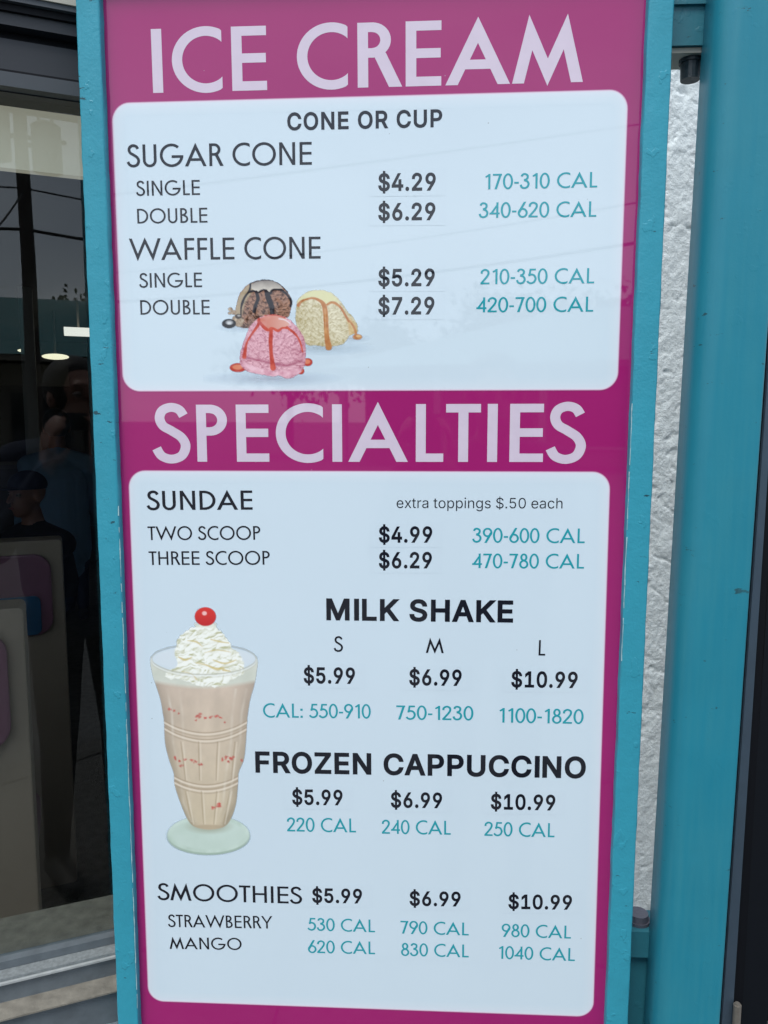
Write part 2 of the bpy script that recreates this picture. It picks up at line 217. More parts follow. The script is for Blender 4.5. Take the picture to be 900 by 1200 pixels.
# ---------------------------------------------------------------- lettering
GL = json.loads('''{"$":[176,[[79,-29,79,229,96,229,96,-29],[88,-3,77,-3,68,-2,59,1,50,4,43,8,36,12,30,18,25,24,21,30,18,38,16,45,15,54,41,54,42,46,45,40,49,34,53,30,59,26,65,23,73,21,80,20,88,19,97,20,105,21,112,24,119,27,125,31,130,36,133,42,135,48,136,55,135,61,133,66,131,70,127,74,122,77,116,80,110,83,103,85,96,87,72,94,61,98,50,102,41,108,34,114,28,121,24,128,21,137,20,146,21,155,23,162,25,169,29,176,34,182,40,187,47,192,54,196,62,199,71,201,80,202,89,203,99,202,108,201,116,199,124,196,131,192,138,187,143,182,148,176,152,170,155,163,157,156,158,149,133,149,131,156,128,162,124,167,119,172,112,176,105,178,97,180,88,180,80,180,73,178,66,176,60,173,55,169,51,164,48,159,46,154,45,148,46,141,48,136,51,131,56,127,61,124,67,121,72,119,78,117,83,115,104,110,110,108,116,106,122,104,129,101,135,97,141,93,146,89,151,84,155,78,158,71,160,63,161,54,160,47,158,39,156,32,152,25,147,19,141,13,135,8,127,4,119,1,109,-2,99,-3]]],"-":[178,[[132,96,132,74,45,74,45,96]]],".":[74,[[37,-2,33,-1,29,1,25,3,22,7,20,11,19,16,20,21,22,25,25,29,29,32,33,34,37,34,42,34,46,32,50,29,53,25,55,21,55,16,55,11,53,7,50,3,46,1,42,-1]]],"0":[178,[[89,-3,78,-2,68,0,59,4,51,9,44,16,37,24,32,34,27,45,23,57,21,70,19,84,19,100,19,115,21,130,24,143,27,155,32,166,37,176,44,184,51,190,60,196,69,200,78,202,89,203,100,202,110,200,119,196,127,190,134,184,141,176,146,166,151,155,155,143,157,130,159,115,159,100,159,84,157,70,155,57,151,45,146,34,141,24,135,16,127,9,119,4,110,0,100,-2],[89,19,96,20,103,22,109,25,114,29,119,34,123,41,127,48,130,57,132,66,134,76,135,88,135,100,135,112,134,124,132,134,130,143,127,152,123,159,119,166,114,171,109,175,103,178,96,180,89,181,82,180,75,178,70,175,64,171,59,166,55,159,51,152,48,143,46,134,44,124,43,112,43,100,43,88,44,76,46,66,48,57,51,48,55,41,59,34,64,29,70,25,75,22,82,20]]],"1":[178,[[30,0,30,21,154,21,154,0],[108,200,108,0,83,0,83,176,82,176,34,141,34,168,78,200]]],"2":[178,[[25,0,25,19,92,90,98,96,103,101,107,106,111,111,115,117,119,123,122,128,124,134,125,140,126,146,125,153,124,159,121,165,117,169,113,173,107,177,101,179,95,180,88,181,80,180,74,179,68,176,62,172,58,168,55,163,52,156,50,150,50,142,26,142,26,151,28,159,30,167,34,174,38,180,44,186,50,191,56,195,64,198,71,201,80,202,88,203,97,202,105,201,113,198,120,195,127,191,133,186,138,181,142,175,145,168,148,162,149,154,150,146,149,139,148,132,146,125,143,120,140,114,137,108,132,102,127,95,120,87,113,79,105,71,60,24,60,22,153,22,153,0]]],"3":[178,[[86,-3,77,-2,68,-1,60,1,52,4,45,7,38,12,33,17,28,23,23,29,20,36,18,44,17,52,43,52,44,45,46,39,50,34,54,30,59,26,65,23,71,21,78,20,86,20,94,20,101,22,108,24,114,27,119,31,124,37,127,42,129,49,129,57,129,64,127,71,124,77,120,83,115,88,108,92,102,94,95,96,88,97,79,97,62,97,62,118,113,176,113,178,27,178,27,200,146,200,146,181,83,109,83,114,94,114,104,113,113,112,121,108,129,104,135,100,141,94,146,87,150,80,152,73,154,65,154,57,154,48,152,40,150,33,146,26,141,20,135,14,129,9,121,5,113,2,105,-1,95,-2]]],"4":[178,[[16,41,16,62,97,200,122,200,43,65,43,64,162,64,162,41],[111,0,111,48,111,57,111,125,135,125,135,0]]],"5":[178,[[87,-3,78,-2,70,-1,62,1,55,4,48,8,42,13,37,18,33,24,29,30,26,37,24,44,23,51,48,51,49,45,51,40,54,35,58,31,63,27,68,24,74,21,80,20,87,20,95,20,102,22,109,25,114,30,119,35,123,41,126,48,128,56,129,64,128,72,126,80,123,87,119,93,114,99,108,103,101,106,94,108,86,109,79,108,72,107,66,106,60,103,55,100,50,97,26,99,38,200,144,200,144,178,59,178,53,119,54,119,58,122,64,125,70,128,76,130,83,131,90,131,99,131,108,129,116,126,123,122,130,118,136,112,141,106,145,99,149,91,151,85,152,78,153,71,154,64,153,55,152,46,149,38,145,30,140,23,135,16,128,11,121,6,114,2,105,-1,96,-2]]],"6":[178,[[89,-3,80,-2,71,-1,63,2,56,6,49,10,43,16,38,22,33,29,30,37,27,45,25,54,25,64,25,71,27,78,29,86,31,94,35,102,40,112,46,122,54,134,99,200,127,200,59,103,57,103,60,108,65,113,68,116,72,119,77,121,82,122,87,123,92,123,101,123,109,122,117,119,124,116,131,112,136,107,141,101,145,94,149,87,151,79,152,71,153,62,152,53,151,44,148,36,145,29,140,22,135,16,129,10,122,6,114,2,106,-1,98,-2],[89,19,96,20,103,22,110,25,115,29,120,34,124,40,126,47,128,54,129,62,128,70,126,77,124,84,120,90,115,95,110,99,103,102,96,104,89,104,82,104,75,102,68,99,63,95,58,90,54,84,51,77,50,70,49,62,50,54,51,47,54,40,58,34,63,29,68,25,75,22,82,20]]],"7":[178,[[38,0,127,176,127,178,24,178,24,200,154,200,154,176,65,0]]],"8":[178,[[89,-3,79,-2,70,-1,61,1,53,4,46,8,40,13,34,18,29,24,25,31,23,38,21,45,20,53,21,61,23,69,26,77,29,84,34,90,40,95,46,99,53,102,60,104,60,105,53,107,47,111,41,115,36,121,33,127,30,134,28,142,28,150,28,157,30,164,32,171,36,177,40,183,45,188,51,192,57,196,64,199,72,201,80,202,89,203,98,202,106,201,113,199,120,196,127,192,133,188,138,183,142,177,146,171,148,164,150,157,150,150,150,142,148,134,145,128,141,121,137,115,131,111,125,107,118,105,118,104,125,102,132,99,138,95,144,90,148,84,152,77,155,69,157,61,158,53,157,45,155,38,153,31,149,24,144,18,138,13,132,8,125,4,117,1,108,-1,99,-2],[89,19,97,20,105,21,112,24,118,27,123,31,127,36,130,42,132,48,132,54,132,62,130,68,127,74,122,79,117,84,111,88,104,90,97,92,89,92,81,92,73,90,67,88,60,84,55,79,51,74,48,68,46,62,45,54,46,48,48,42,51,36,55,31,60,27,66,24,73,21,80,20],[89,114,96,114,102,116,108,118,113,121,117,125,121,130,123,135,125,141,126,148,125,154,123,160,121,165,117,170,113,174,108,177,102,179,96,180,89,181,82,180,76,179,70,177,65,174,60,170,57,165,54,160,53,154,52,148,53,141,54,135,57,130,60,125,65,121,70,118,76,116,82,114]]],"9":[178,[[89,203,98,202,106,201,114,198,122,194,129,190,135,184,140,178,145,171,148,163,151,155,152,146,153,136,152,129,151,122,149,114,147,106,143,98,138,88,131,78,124,66,79,0,51,0,119,97,121,97,118,92,113,87,109,84,105,81,101,79,96,78,91,77,86,77,77,77,69,78,61,81,54,84,47,88,42,93,37,99,33,106,29,113,27,121,25,129,25,138,25,147,27,156,30,164,33,172,38,178,43,184,49,190,56,194,64,198,71,201,80,202],[89,181,82,180,75,178,68,175,63,171,58,166,54,160,52,153,50,146,49,138,50,130,52,123,54,116,58,110,63,105,68,101,75,98,82,96,89,96,96,96,103,98,110,101,115,105,120,110,124,116,126,123,128,130,129,138,128,146,126,153,124,160,120,166,115,171,110,175,103,178,96,180]]],"A":[189,[[6,0,79,200,109,200,182,0,155,0,113,119,111,125,109,131,106,138,104,146,101,155,98,165,95,176,91,188,96,188,93,176,90,165,86,155,84,146,81,138,79,131,77,124,75,119,33,0],[43,56,43,78,145,78,145,56]]],"C":[201,[[105,-3,93,-2,81,0,69,4,59,10,50,17,41,25,34,34,27,45,22,57,19,70,17,85,16,100,17,115,19,129,22,143,27,155,34,165,41,175,50,183,59,190,69,196,81,200,93,202,105,203,113,202,120,202,127,200,134,198,140,196,147,193,152,189,158,185,163,181,168,176,172,170,176,164,179,158,182,152,184,144,186,137,161,137,159,144,156,150,153,155,149,160,145,164,140,168,135,172,130,174,124,177,118,178,112,179,105,179,96,179,88,177,80,174,72,170,65,165,59,159,54,151,49,143,45,134,43,123,41,112,41,100,41,88,43,76,45,66,49,57,54,49,59,41,65,35,72,30,80,26,88,23,96,21,105,21,112,21,118,22,124,24,130,26,135,28,140,32,145,36,149,40,153,45,156,50,159,57,161,63,186,63,184,56,182,49,179,42,176,36,172,30,168,24,163,19,158,15,153,11,147,7,140,4,134,2,127,0,120,-2,113,-2]]],"E":[165,[[24,0,24,200,146,200,146,178,49,178,49,112,140,112,140,90,49,90,49,22,148,22,148,0]]],"F":[161,[[24,0,24,200,145,200,145,178,49,178,49,109,136,109,136,87,49,87,49,0]]],"H":[203,[[24,0,24,200,49,200,49,114,154,114,154,200,180,200,180,0,154,0,154,91,49,91,49,0]]],"I":[118,[[12,0,12,22,46,22,46,178,12,178,12,200,106,200,106,178,72,178,72,22,106,22,106,0]]],"K":[183,[[41,57,41,85,46,91,50,97,55,103,59,108,64,114,69,119,73,125,78,130,83,135,143,200,176,200,91,108,90,109],[24,0,24,200,49,200,49,131,49,88,49,76,49,0],[146,0,74,102,90,122,176,0]]],"L":[154,[[24,0,24,200,49,200,49,22,142,22,142,0]]],"M":[247,[[24,0,24,200,60,200,109,74,113,62,118,48,122,33,126,19,121,19,125,32,130,48,134,62,139,74,187,200,223,200,223,0,198,0,198,114,198,129,199,145,199,162,199,180,202,180,200,174,198,167,196,161,189,143,184,127,179,114,134,0,112,0,67,114,63,126,57,142,51,160,44,180,47,180,47,164,48,146,48,129,48,114,48,0]]],"N":[206,[[24,0,24,200,54,200,135,72,137,68,140,64,143,59,146,54,149,48,152,42,156,35,159,29,163,22,159,21,158,28,158,36,158,43,157,49,157,56,157,62,157,77,157,200,182,200,182,0,152,0,79,114,70,130,66,136,62,143,58,150,42,178,47,178,48,151,49,129,49,114,49,0]]],"O":[210,[[105,-3,92,-2,81,0,70,4,59,10,50,17,41,25,34,34,27,45,22,57,19,70,17,85,16,100,17,115,19,129,22,143,27,155,34,165,41,175,50,183,59,190,70,196,81,200,92,202,105,203,117,202,129,200,140,196,151,190,160,183,169,175,176,165,182,155,187,143,191,129,193,115,194,100,193,85,191,70,187,57,182,45,176,34,169,25,160,17,151,10,140,4,129,0,117,-2],[105,21,114,21,122,23,130,26,137,30,144,35,150,41,156,48,161,57,164,66,167,76,169,88,169,100,169,112,167,124,164,134,161,143,156,152,150,159,144,165,137,170,130,174,122,177,114,179,105,179,96,179,88,177,80,174,72,170,66,165,59,159,54,152,49,143,46,134,43,124,41,112,41,100,41,88,43,76,46,66,49,57,54,48,59,41,66,35,72,30,80,26,88,23,96,21]]],"P":[175,[[24,0,24,200,92,200,104,199,114,198,123,195,131,192,138,187,144,182,149,176,153,169,156,162,159,154,160,145,161,137,160,128,159,120,156,112,153,104,149,98,144,91,138,86,131,81,123,78,114,75,104,74,92,73,43,73,43,95,91,95,101,96,110,98,117,101,123,105,127,110,131,115,133,122,135,129,135,137,135,144,133,151,131,158,127,164,123,168,117,172,110,175,101,177,91,178,49,178,49,0]]],"R":[177,[[24,0,24,200,93,200,104,200,114,198,123,196,131,192,138,188,144,183,149,177,153,170,157,163,159,155,160,147,161,138,160,130,159,121,157,114,153,107,149,100,144,95,138,90,131,85,123,82,114,80,104,78,93,78,38,78,38,100,92,100,102,101,110,102,117,105,123,108,128,113,131,118,134,124,135,131,136,138,135,146,134,153,131,159,128,165,123,169,117,173,110,176,101,177,92,178,49,178,49,0],[139,0,90,90,119,90,168,0]]],"S":[176,[[88,-3,77,-3,68,-2,59,1,50,4,43,8,36,12,30,18,25,24,21,30,18,38,16,45,15,54,41,54,42,46,45,40,49,34,53,30,59,26,65,23,73,21,80,20,88,19,97,20,105,21,112,24,119,27,125,31,130,36,133,42,135,48,136,55,135,61,133,66,131,70,127,74,122,77,116,80,110,83,103,85,96,87,72,94,61,98,50,102,41,108,34,114,28,121,24,128,21,137,20,146,21,155,23,162,25,169,29,176,34,182,40,187,47,192,54,196,62,199,71,201,80,202,89,203,99,202,108,201,116,199,124,196,131,192,138,187,143,182,148,176,152,170,155,163,157,156,158,149,133,149,131,156,128,162,124,167,119,172,112,176,105,178,97,180,88,180,80,180,73,178,66,176,60,173,55,169,51,164,48,159,46,154,45,148,46,141,48,136,51,131,56,127,61,124,67,121,72,119,78,117,83,115,104,110,110,108,116,106,122,104,129,101,135,97,141,93,146,89,151,84,155,78,158,71,160,63,161,54,160,47,158,39,156,32,152,25,147,19,141,13,135,8,127,4,119,1,109,-2,99,-3]]],"U":[203,[[102,-3,90,-3,80,-1,70,2,61,6,52,11,45,17,39,24,33,31,29,40,26,49,24,58,24,68,24,200,49,200,49,70,49,63,50,56,52,50,55,44,60,37,66,32,74,27,80,24,87,22,94,21,102,20,110,21,117,22,124,24,130,27,137,32,143,37,148,44,151,50,153,56,154,63,154,70,154,200,180,200,180,68,179,58,177,49,174,40,170,31,165,24,158,17,151,11,143,6,134,2,124,-1,113,-3]]],"Z":[172,[[16,0,16,18,108,151,112,157,116,163,120,169,125,175,129,181,134,187,137,179,129,178,120,178,112,178,104,178,96,178,88,178,16,178,16,200,156,200,156,181,66,51,62,44,57,38,53,32,38,13,35,21,44,22,52,22,60,22,68,22,76,22,84,22,157,22,157,0]]],"a":[153,[[63,-3,56,-3,49,-2,43,0,37,2,30,6,24,11,19,18,15,25,13,33,12,42,13,50,14,57,17,63,21,68,25,72,30,76,36,79,43,81,49,83,56,84,63,85,70,86,92,89,99,90,104,92,107,95,108,100,108,101,108,107,107,112,105,117,102,121,99,124,94,127,89,129,83,130,77,130,70,130,64,129,59,127,54,124,50,121,46,118,42,113,39,108,16,114,20,123,25,130,31,136,37,141,45,145,52,148,60,150,68,151,76,151,82,151,88,150,94,149,100,147,106,145,112,142,118,138,123,132,127,126,129,120,131,114,132,107,132,99,132,0,109,0,109,20,107,20,105,17,102,13,99,10,95,6,90,3,85,0,78,-2,71,-3],[67,18,75,18,83,20,90,23,95,27,100,31,104,37,106,42,108,48,108,54,108,75,106,73,102,72,97,70,91,69,79,67,69,66,63,65,58,64,53,62,48,60,44,58,41,55,38,51,37,47,36,41,37,36,38,32,40,28,43,25,47,23,51,21,56,19,61,18]]],"c":[156,[[81,-3,72,-3,62,-1,54,2,46,6,39,12,32,18,27,25,22,33,18,42,16,52,14,63,13,74,14,85,16,96,18,105,22,114,27,123,32,130,39,136,46,141,54,146,62,149,72,151,81,151,89,151,96,150,102,148,109,146,114,143,120,140,125,136,130,132,134,127,137,121,140,115,142,109,119,103,117,109,114,114,111,118,106,122,101,125,95,128,91,129,86,129,81,130,72,129,64,126,57,122,51,116,46,109,43,102,41,95,39,88,38,81,38,74,38,66,39,59,41,53,43,46,46,38,51,32,57,26,64,22,72,19,81,18,86,18,91,19,95,20,101,23,106,26,111,30,115,35,118,40,120,46,143,40,140,34,138,28,134,22,130,17,126,12,120,8,115,5,109,2,102,0,96,-2,89,-3]]],"e":[159,[[83,-3,73,-3,63,-1,54,2,46,6,39,12,32,18,27,25,22,33,18,42,16,52,14,62,13,73,14,85,16,95,18,105,22,114,26,122,32,129,38,136,45,141,53,146,62,149,71,151,81,151,89,151,97,149,104,147,112,144,119,139,126,134,130,129,134,124,137,118,140,111,143,103,145,95,146,86,146,76,146,67,29,67,29,87,133,87,122,79,121,87,121,93,119,100,117,106,113,113,109,119,103,123,97,127,89,129,81,130,72,129,64,127,58,123,52,118,47,113,43,106,40,99,38,91,38,83,38,70,38,62,39,55,41,48,43,42,48,35,53,29,59,24,67,21,75,19,83,18,89,18,95,19,100,21,104,23,109,25,112,29,115,32,118,37,120,41,143,36,141,28,137,22,132,15,126,10,119,5,111,2,105,0,98,-2,91,-3]]],"g":[167,[[81,-59,73,-59,66,-58,59,-57,53,-55,45,-52,38,-48,32,-43,27,-38,23,-33,20,-27,40,-16,43,-21,48,-26,51,-29,56,-32,61,-35,67,-37,73,-38,81,-38,90,-38,98,-36,105,-33,111,-30,116,-25,120,-18,122,-11,122,-2,122,27,120,27,117,22,113,16,109,13,105,9,99,6,93,4,85,2,77,2,68,2,60,4,52,7,44,10,37,15,31,21,26,28,22,35,18,44,15,54,14,64,13,75,14,86,15,97,18,106,22,115,26,123,31,130,37,137,44,142,52,146,60,149,68,151,77,151,86,151,93,149,100,147,105,143,110,140,113,136,118,130,121,125,123,125,123,149,146,149,146,-3,146,-13,144,-21,142,-29,138,-35,133,-41,127,-46,121,-50,114,-53,107,-56,99,-58,90,-59],[81,23,89,24,97,26,104,30,109,34,114,40,118,48,120,54,122,60,123,68,123,76,123,83,122,91,120,97,118,104,114,111,110,118,104,123,97,127,89,129,81,130,72,129,64,126,57,122,51,117,46,111,43,103,41,97,39,90,38,83,38,76,38,68,39,61,41,54,43,48,47,41,51,35,57,30,64,26,72,24]]],"h":[161,[[45,89,45,0,21,0,21,200,45,200,45,113,40,113,44,123,49,131,54,137,60,142,66,146,74,149,81,151,89,151,97,151,104,150,110,148,116,145,123,140,129,134,134,126,137,119,139,112,140,104,140,94,140,0,116,0,116,92,116,101,114,108,111,114,107,120,102,124,97,127,90,129,83,129,76,129,69,127,63,125,58,121,53,117,50,111,47,105,45,97]]],"i":[66,[[21,0,21,149,45,149,45,0],[33,174,27,175,21,179,17,184,16,190,17,196,21,201,27,205,33,206,39,205,45,201,48,196,50,190,48,184,45,179,39,175]]],"n":[161,[[45,89,45,0,21,0,21,149,44,149,44,113,40,113,44,123,49,131,54,137,60,142,66,146,74,149,81,151,89,151,97,151,104,150,110,148,116,145,123,140,129,134,134,126,137,119,139,112,140,104,140,94,140,0,116,0,116,92,116,101,114,108,111,114,107,120,102,124,97,127,90,129,83,129,76,129,69,127,63,125,58,121,53,117,50,111,47,105,45,97]]],"o":[163,[[81,-3,72,-3,62,-1,54,2,46,6,39,12,32,18,27,25,22,33,18,42,16,52,14,63,13,74,14,85,16,96,18,105,22,114,27,123,32,130,39,136,46,141,54,146,62,149,72,151,81,151,91,151,101,149,109,146,117,141,125,136,131,130,137,123,141,114,145,105,148,96,149,85,150,74,149,63,148,52,145,42,141,33,137,25,131,18,125,12,117,6,109,2,101,-1,91,-3],[81,18,91,19,99,22,106,26,112,32,117,38,121,46,123,53,124,59,125,66,126,74,125,81,124,88,123,95,121,101,117,109,112,116,106,122,99,126,91,129,81,130,72,129,64,126,57,122,51,116,46,109,43,102,41,95,39,88,38,81,38,74,38,66,39,59,41,53,43,46,46,38,51,32,57,26,64,22,72,19]]],"p":[167,[[21,-56,21,149,44,149,44,126,46,126,50,130,54,136,58,140,62,143,67,147,74,149,81,151,90,151,99,151,108,149,116,146,123,142,130,137,136,130,141,123,145,115,149,106,151,96,153,86,153,74,153,63,151,52,149,42,145,33,141,25,136,18,130,12,123,6,116,2,108,-1,99,-3,90,-3,82,-3,74,-1,68,1,62,5,58,8,54,12,51,16,49,20,46,23,45,23,45,-56],[87,18,95,19,103,22,110,26,116,31,120,38,124,46,126,52,128,59,129,67,129,74,129,82,128,89,126,96,124,103,121,110,116,117,110,122,103,126,95,129,87,130,78,129,70,127,63,123,58,117,53,111,49,103,47,97,46,90,45,82,44,74,45,66,46,59,47,52,49,45,53,37,58,31,64,26,70,22,78,19]]],"r":[102,[[21,0,21,149,44,149,44,126,45,126,49,133,54,139,60,144,67,148,75,151,84,151,90,151,96,151,96,127,90,128,86,128,81,128,75,128,68,126,63,124,57,120,53,116,49,111,47,106,45,100,45,93,45,0]]],"s":[143,[[72,-3,64,-3,57,-2,50,-1,44,1,37,5,30,9,24,15,20,21,16,29,14,37,37,42,40,34,44,28,49,24,55,20,63,19,71,18,81,19,89,21,96,24,101,29,104,35,105,40,105,45,103,50,100,53,96,56,90,59,83,61,59,67,49,70,41,73,34,77,28,82,24,87,21,93,19,100,18,108,19,116,22,123,26,130,31,136,38,141,45,146,52,148,59,150,66,151,74,151,81,151,88,150,94,148,100,146,107,143,113,139,118,133,122,127,125,121,127,114,105,109,103,114,100,119,95,124,90,128,82,130,74,131,65,130,58,128,51,125,47,120,44,115,43,109,43,104,45,99,49,96,53,93,60,90,68,88,90,82,100,80,108,76,115,72,120,67,125,62,128,56,130,49,130,42,129,33,127,26,123,19,117,12,110,7,102,3,95,0,88,-2,80,-3]]],"t":[89,[[80,149,80,129,3,129,3,149],[26,185,50,185,50,38,50,32,51,28,53,24,57,22,61,20,67,20,73,20,79,21,84,1,80,0,75,-1,71,-1,66,-2,57,-1,49,1,42,4,36,8,32,14,28,20,26,28,26,37]]],"x":[149,[[8,0,67,86,67,67,11,149,39,149,58,120,63,113,67,106,70,100,74,93,78,87,81,81,69,81,73,87,76,93,80,100,83,106,87,113,92,120,111,149,138,149,82,66,82,84,141,0,113,0,91,34,86,40,82,47,79,53,75,60,72,66,68,71,80,71,77,66,73,60,70,53,67,47,63,40,58,34,36,0]]]," ":[74,[]]}''')
def area(P): return .5*sum(P[i-1][0]*P[i][1]-P[i][0]*P[i-1][1] for i in range(len(P)))
def tri_union(polys):
    vs, es = [], []
    for P in polys:
        b = len(vs); vs += [Vector((p[0], p[1])) for p in P]; es += [(b+i, b+(i+1) % len(P)) for i in range(len(P))]
    r = delaunay_2d_cdt(vs, es, [], 0, 1e-5); V, T = r[0], r[2]
    if not T: return [], []
    T3 = []
    for t in T:
        for k in range(1, len(t)-1): T3.append((t[0], t[k], t[k+1]))
    VV = np.array([(v.x, v.y) for v in V]); TT = np.array(T3); c = VV[TT].mean(1)
    wn = np.zeros(len(c), int)
    for P in polys:
        A = np.array(P, float); B = np.roll(A, -1, 0)
        for (ax, ay), (bx_, by) in zip(A, B):
            side = (bx_-ax)*(c[:, 1]-ay)-(c[:, 0]-ax)*(by-ay)
            wn += ((ay <= c[:, 1]) & (by > c[:, 1]) & (side > 0)).astype(int) - ((ay > c[:, 1]) & (by <= c[:, 1]) & (side < 0)).astype(int)
    TT = TT[wn != 0]
    used = sorted(set(TT.ravel())); mp_ = {u: i for i, u in enumerate(used)}
    return [tuple(VV[u]) for u in used], [tuple(mp_[i] for i in t) for t in TT]

# grotesque letters for the prices (cap height = 1)
def grot(ch, off):
    adv, loops = GL[ch]
    if ch == 'I': e = GL['E'][1][0]; x0 = min(e[::2]); return .36, [[((x0-off*0)/200-off, 0-off), (x0/200+.135+off, -off), (x0/200+.135+off, 1+off), (x0/200-off, 1+off)]]
    out = []
    P = [[(l[i]/200, l[i+1]/200) for i in range(0, len(l), 2)] for l in loops]
    if P:
        sgn = 1 if area(max(P, key=lambda q: abs(area(q)))) > 0 else -1
        for l in P:
            n = len(l); q = []
            for i in range(n):
                a, b, c = Vector(l[i-1]), Vector(l[i]), Vector(l[(i+1) % n])
                e1, e2 = (b-a).normalized(), (c-b).normalized()
                n1, n2 = Vector((e1.y, -e1.x)), Vector((e2.y, -e2.x)); nn = (n1+n2)
                nn = nn/max(.5, nn.length_squared)*2 if nn.length > .3 else n1
                q.append(tuple(b + nn*off*sgn))
            out.append(q)
    return adv/200 + off*1.2, out

# geometric letters drawn with a broad pen (cap height = 1, w = pen width)
def geo(ch, w):
    P = []; T = w*1.02
    def poly(*pts):
        pts = list(pts); P.append(pts if area(pts) > 0 else pts[::-1])
    def vbar(x, y0=0, y1=1): poly((x, y0), (x+w, y0), (x+w, y1), (x, y1))
    def hbar(x0, x1, y): poly((x0, y), (x1, y), (x1, y+w*.94), (x0, y+w*.94))
    def diag(x0, y0, x1, y1, t): poly((x0, y0), (x0+t, y0), (x1+t, y1), (x1, y1))
    def arc(cx, cy, rx, ry, a0, a1, n=None, ww=None):      # rx, ry: outer radii
        n = n or max(6, int(abs(a1-a0)/9)); ww = ww or w
        for i in range(n):
            a, b = rad(a0+(a1-a0)*i/n), rad(a0+(a1-a0)*(i+1)/n)
            o = lambda t, s: (cx+(rx-s*ww)*math.cos(t), cy+(ry-s*ww*.96)*math.sin(t))
            poly(o(a, 0), o(b, 0), o(b, 1), o(a, 1))
    def path(pts, n=8):                                    # smooth centre line through points
        q = []
        for i in range(len(pts)-1):
            p0 = Vector(pts[max(0, i-1)]); p1 = Vector(pts[i]); p2 = Vector(pts[i+1]); p3 = Vector(pts[min(len(pts)-1, i+2)])
            for k in range(n):
                t = k/n; q.append(.5*((2*p1)+(p2-p0)*t+(2*p0-5*p1+4*p2-p3)*t*t+(3*p1-p0-3*p2+p3)*t**3))
        q.append(Vector(pts[-1])); nn = []
        for i in range(len(q)):
            d = (q[min(len(q)-1, i+1)]-q[max(0, i-1)]).normalized(); nn.append(Vector((-d.y, d.x))*w/2)
        for i in range(len(q)-1): poly(tuple(q[i]+nn[i]), tuple(q[i+1]+nn[i+1]), tuple(q[i+1]-nn[i+1]), tuple(q[i]-nn[i]))
    def zig(W_, ax, up):                                    # M, or upside down W: four strokes with pointed joints
        t = w*1.1; m_ = W_/2; k = (m_+t-ax)/1.09; yr = 1.045-(m_-ax)/k
        yi = (ax+1.045*k-2*t)/(ax/1.045+k); xi = t+yi*ax/1.045
        for q in ([(0, 0), (t, 0), (xi, yi), (ax, 1.045)], [(ax, 1.045), (m_, yr), (m_, -.045), (xi, yi)]):
            if not up: q = [(x, 1-y) for x, y in q]
            poly(*q); poly(*[(W_-x, y) for x, y in q])
    h = w*.94; sb = .095
    if ch == ' ': return .34, P
    if ch in 'AVM' or ch == 'W': pass
    if ch == 'I': vbar(sb); return sb*2+w, P
    if ch == 'L': vbar(sb); hbar(sb, sb+.43, 0); return sb+.46, P
    if ch == 'E': vbar(sb); hbar(sb, sb+.52, 0); hbar(sb, sb+.52, 1-h); hbar(sb, sb+.51, .5-h*.45); return sb+.58, P
    if ch == 'F': vbar(sb); hbar(sb, sb+.45, 1-h); hbar(sb, sb+.43, .5-h*.45); return sb+.49, P
    if ch == 'T': vbar(.27-w/2+.01); hbar(.01, .55, 1-h); return .56, P
    if ch == 'H': vbar(sb); vbar(sb+.67-w); hbar(sb, sb+.67, .5-h*.4); return sb*2+.67, P
    if ch == 'O': arc(.56, .5, .51, .52, 0, 360, 44); return 1.12, P
    if ch == 'C':
        arc(.56, .5, .51, .52, 40, 320, 44); cut = .80
        P[:] = [[(min(x, cut), y) for x, y in q] for q in P if min(x for x, y in q) < cut-.004]; return .85, P
    if ch == 'G': arc(.56, .5, .51, .52, 50, 360, 40); hbar(.56, 1.07, .5-h); return 1.13, P
    if ch == 'D':
        vbar(sb); hbar(sb, sb+.26, 0); hbar(sb, sb+.26, 1-h); arc(sb+.22, .5, .49, .5, -90, 90, 24); return sb+.76, P
    if ch in 'PR':
        vbar(sb); r = .27; hbar(sb, sb+.24, 1-h); hbar(sb, sb+.24, 1-2*r); arc(sb+.22, 1-r, .27, r, -90, 90, 18)
        if ch == 'R': diag(sb+.22, 1-2*r+h*.5, sb+.46, 0, w*1.25); return sb+.61, P
        return sb+.54, P
    if ch == 'B':
        vbar(sb); hbar(sb, sb+.22, 1-h); hbar(sb, sb+.24, 0); hbar(sb, sb+.24, .535-h*.5)
        arc(sb+.2, 1-.245, .235, .245, -90, 90, 16); arc(sb+.22, .275, .28, .275, -90, 90, 18); return sb+.56, P
    if ch == 'U':
        vbar(sb, .3); vbar(sb+.60-w, .3); arc(sb+.30, .3, .30, .315, 180, 360, 24); return sb*2+.60, P
    if ch == 'N':
        vbar(sb); vbar(sb+.68-w); t = w*1.15; poly((sb, 1.04), (sb+w*.25, 1.04), (sb+.68, -.04), (sb+.68-w*.25, -.04)) if False else poly((sb, 1.0), (sb+t*.9, 1.0), (sb+.68, 0), (sb+.68-t*.9, 0)); return sb*2+.68, P
    if ch == 'A':
        c = .47; t = w*1.16; top = 1.04; yi = top*(c-t)/c if False else top*(1-t/c)
        poly((0, 0), (t, 0), (c, yi), (c, top)); poly((2*c, 0), (2*c-t, 0), (c, yi), (c, top)); hbar(.22, 2*c-.22, .24); return 2*c+.03, P
    if ch == 'M':
        zig(1.02, .235, 1); return 1.05, P
    if ch == 'W':
        zig(1.44, .37, 0); return 1.44, P
    if ch == 'Y':
        t = w*1.2; c = .42
        poly((0, 1), (t, 1), (c+w/2, .44), (c-w/2, .44)); poly((2*c, 1), (2*c-t, 1), (c-w/2, .44), (c+w/2, .44)); vbar(c-w/2, 0, .46); return 2*c, P
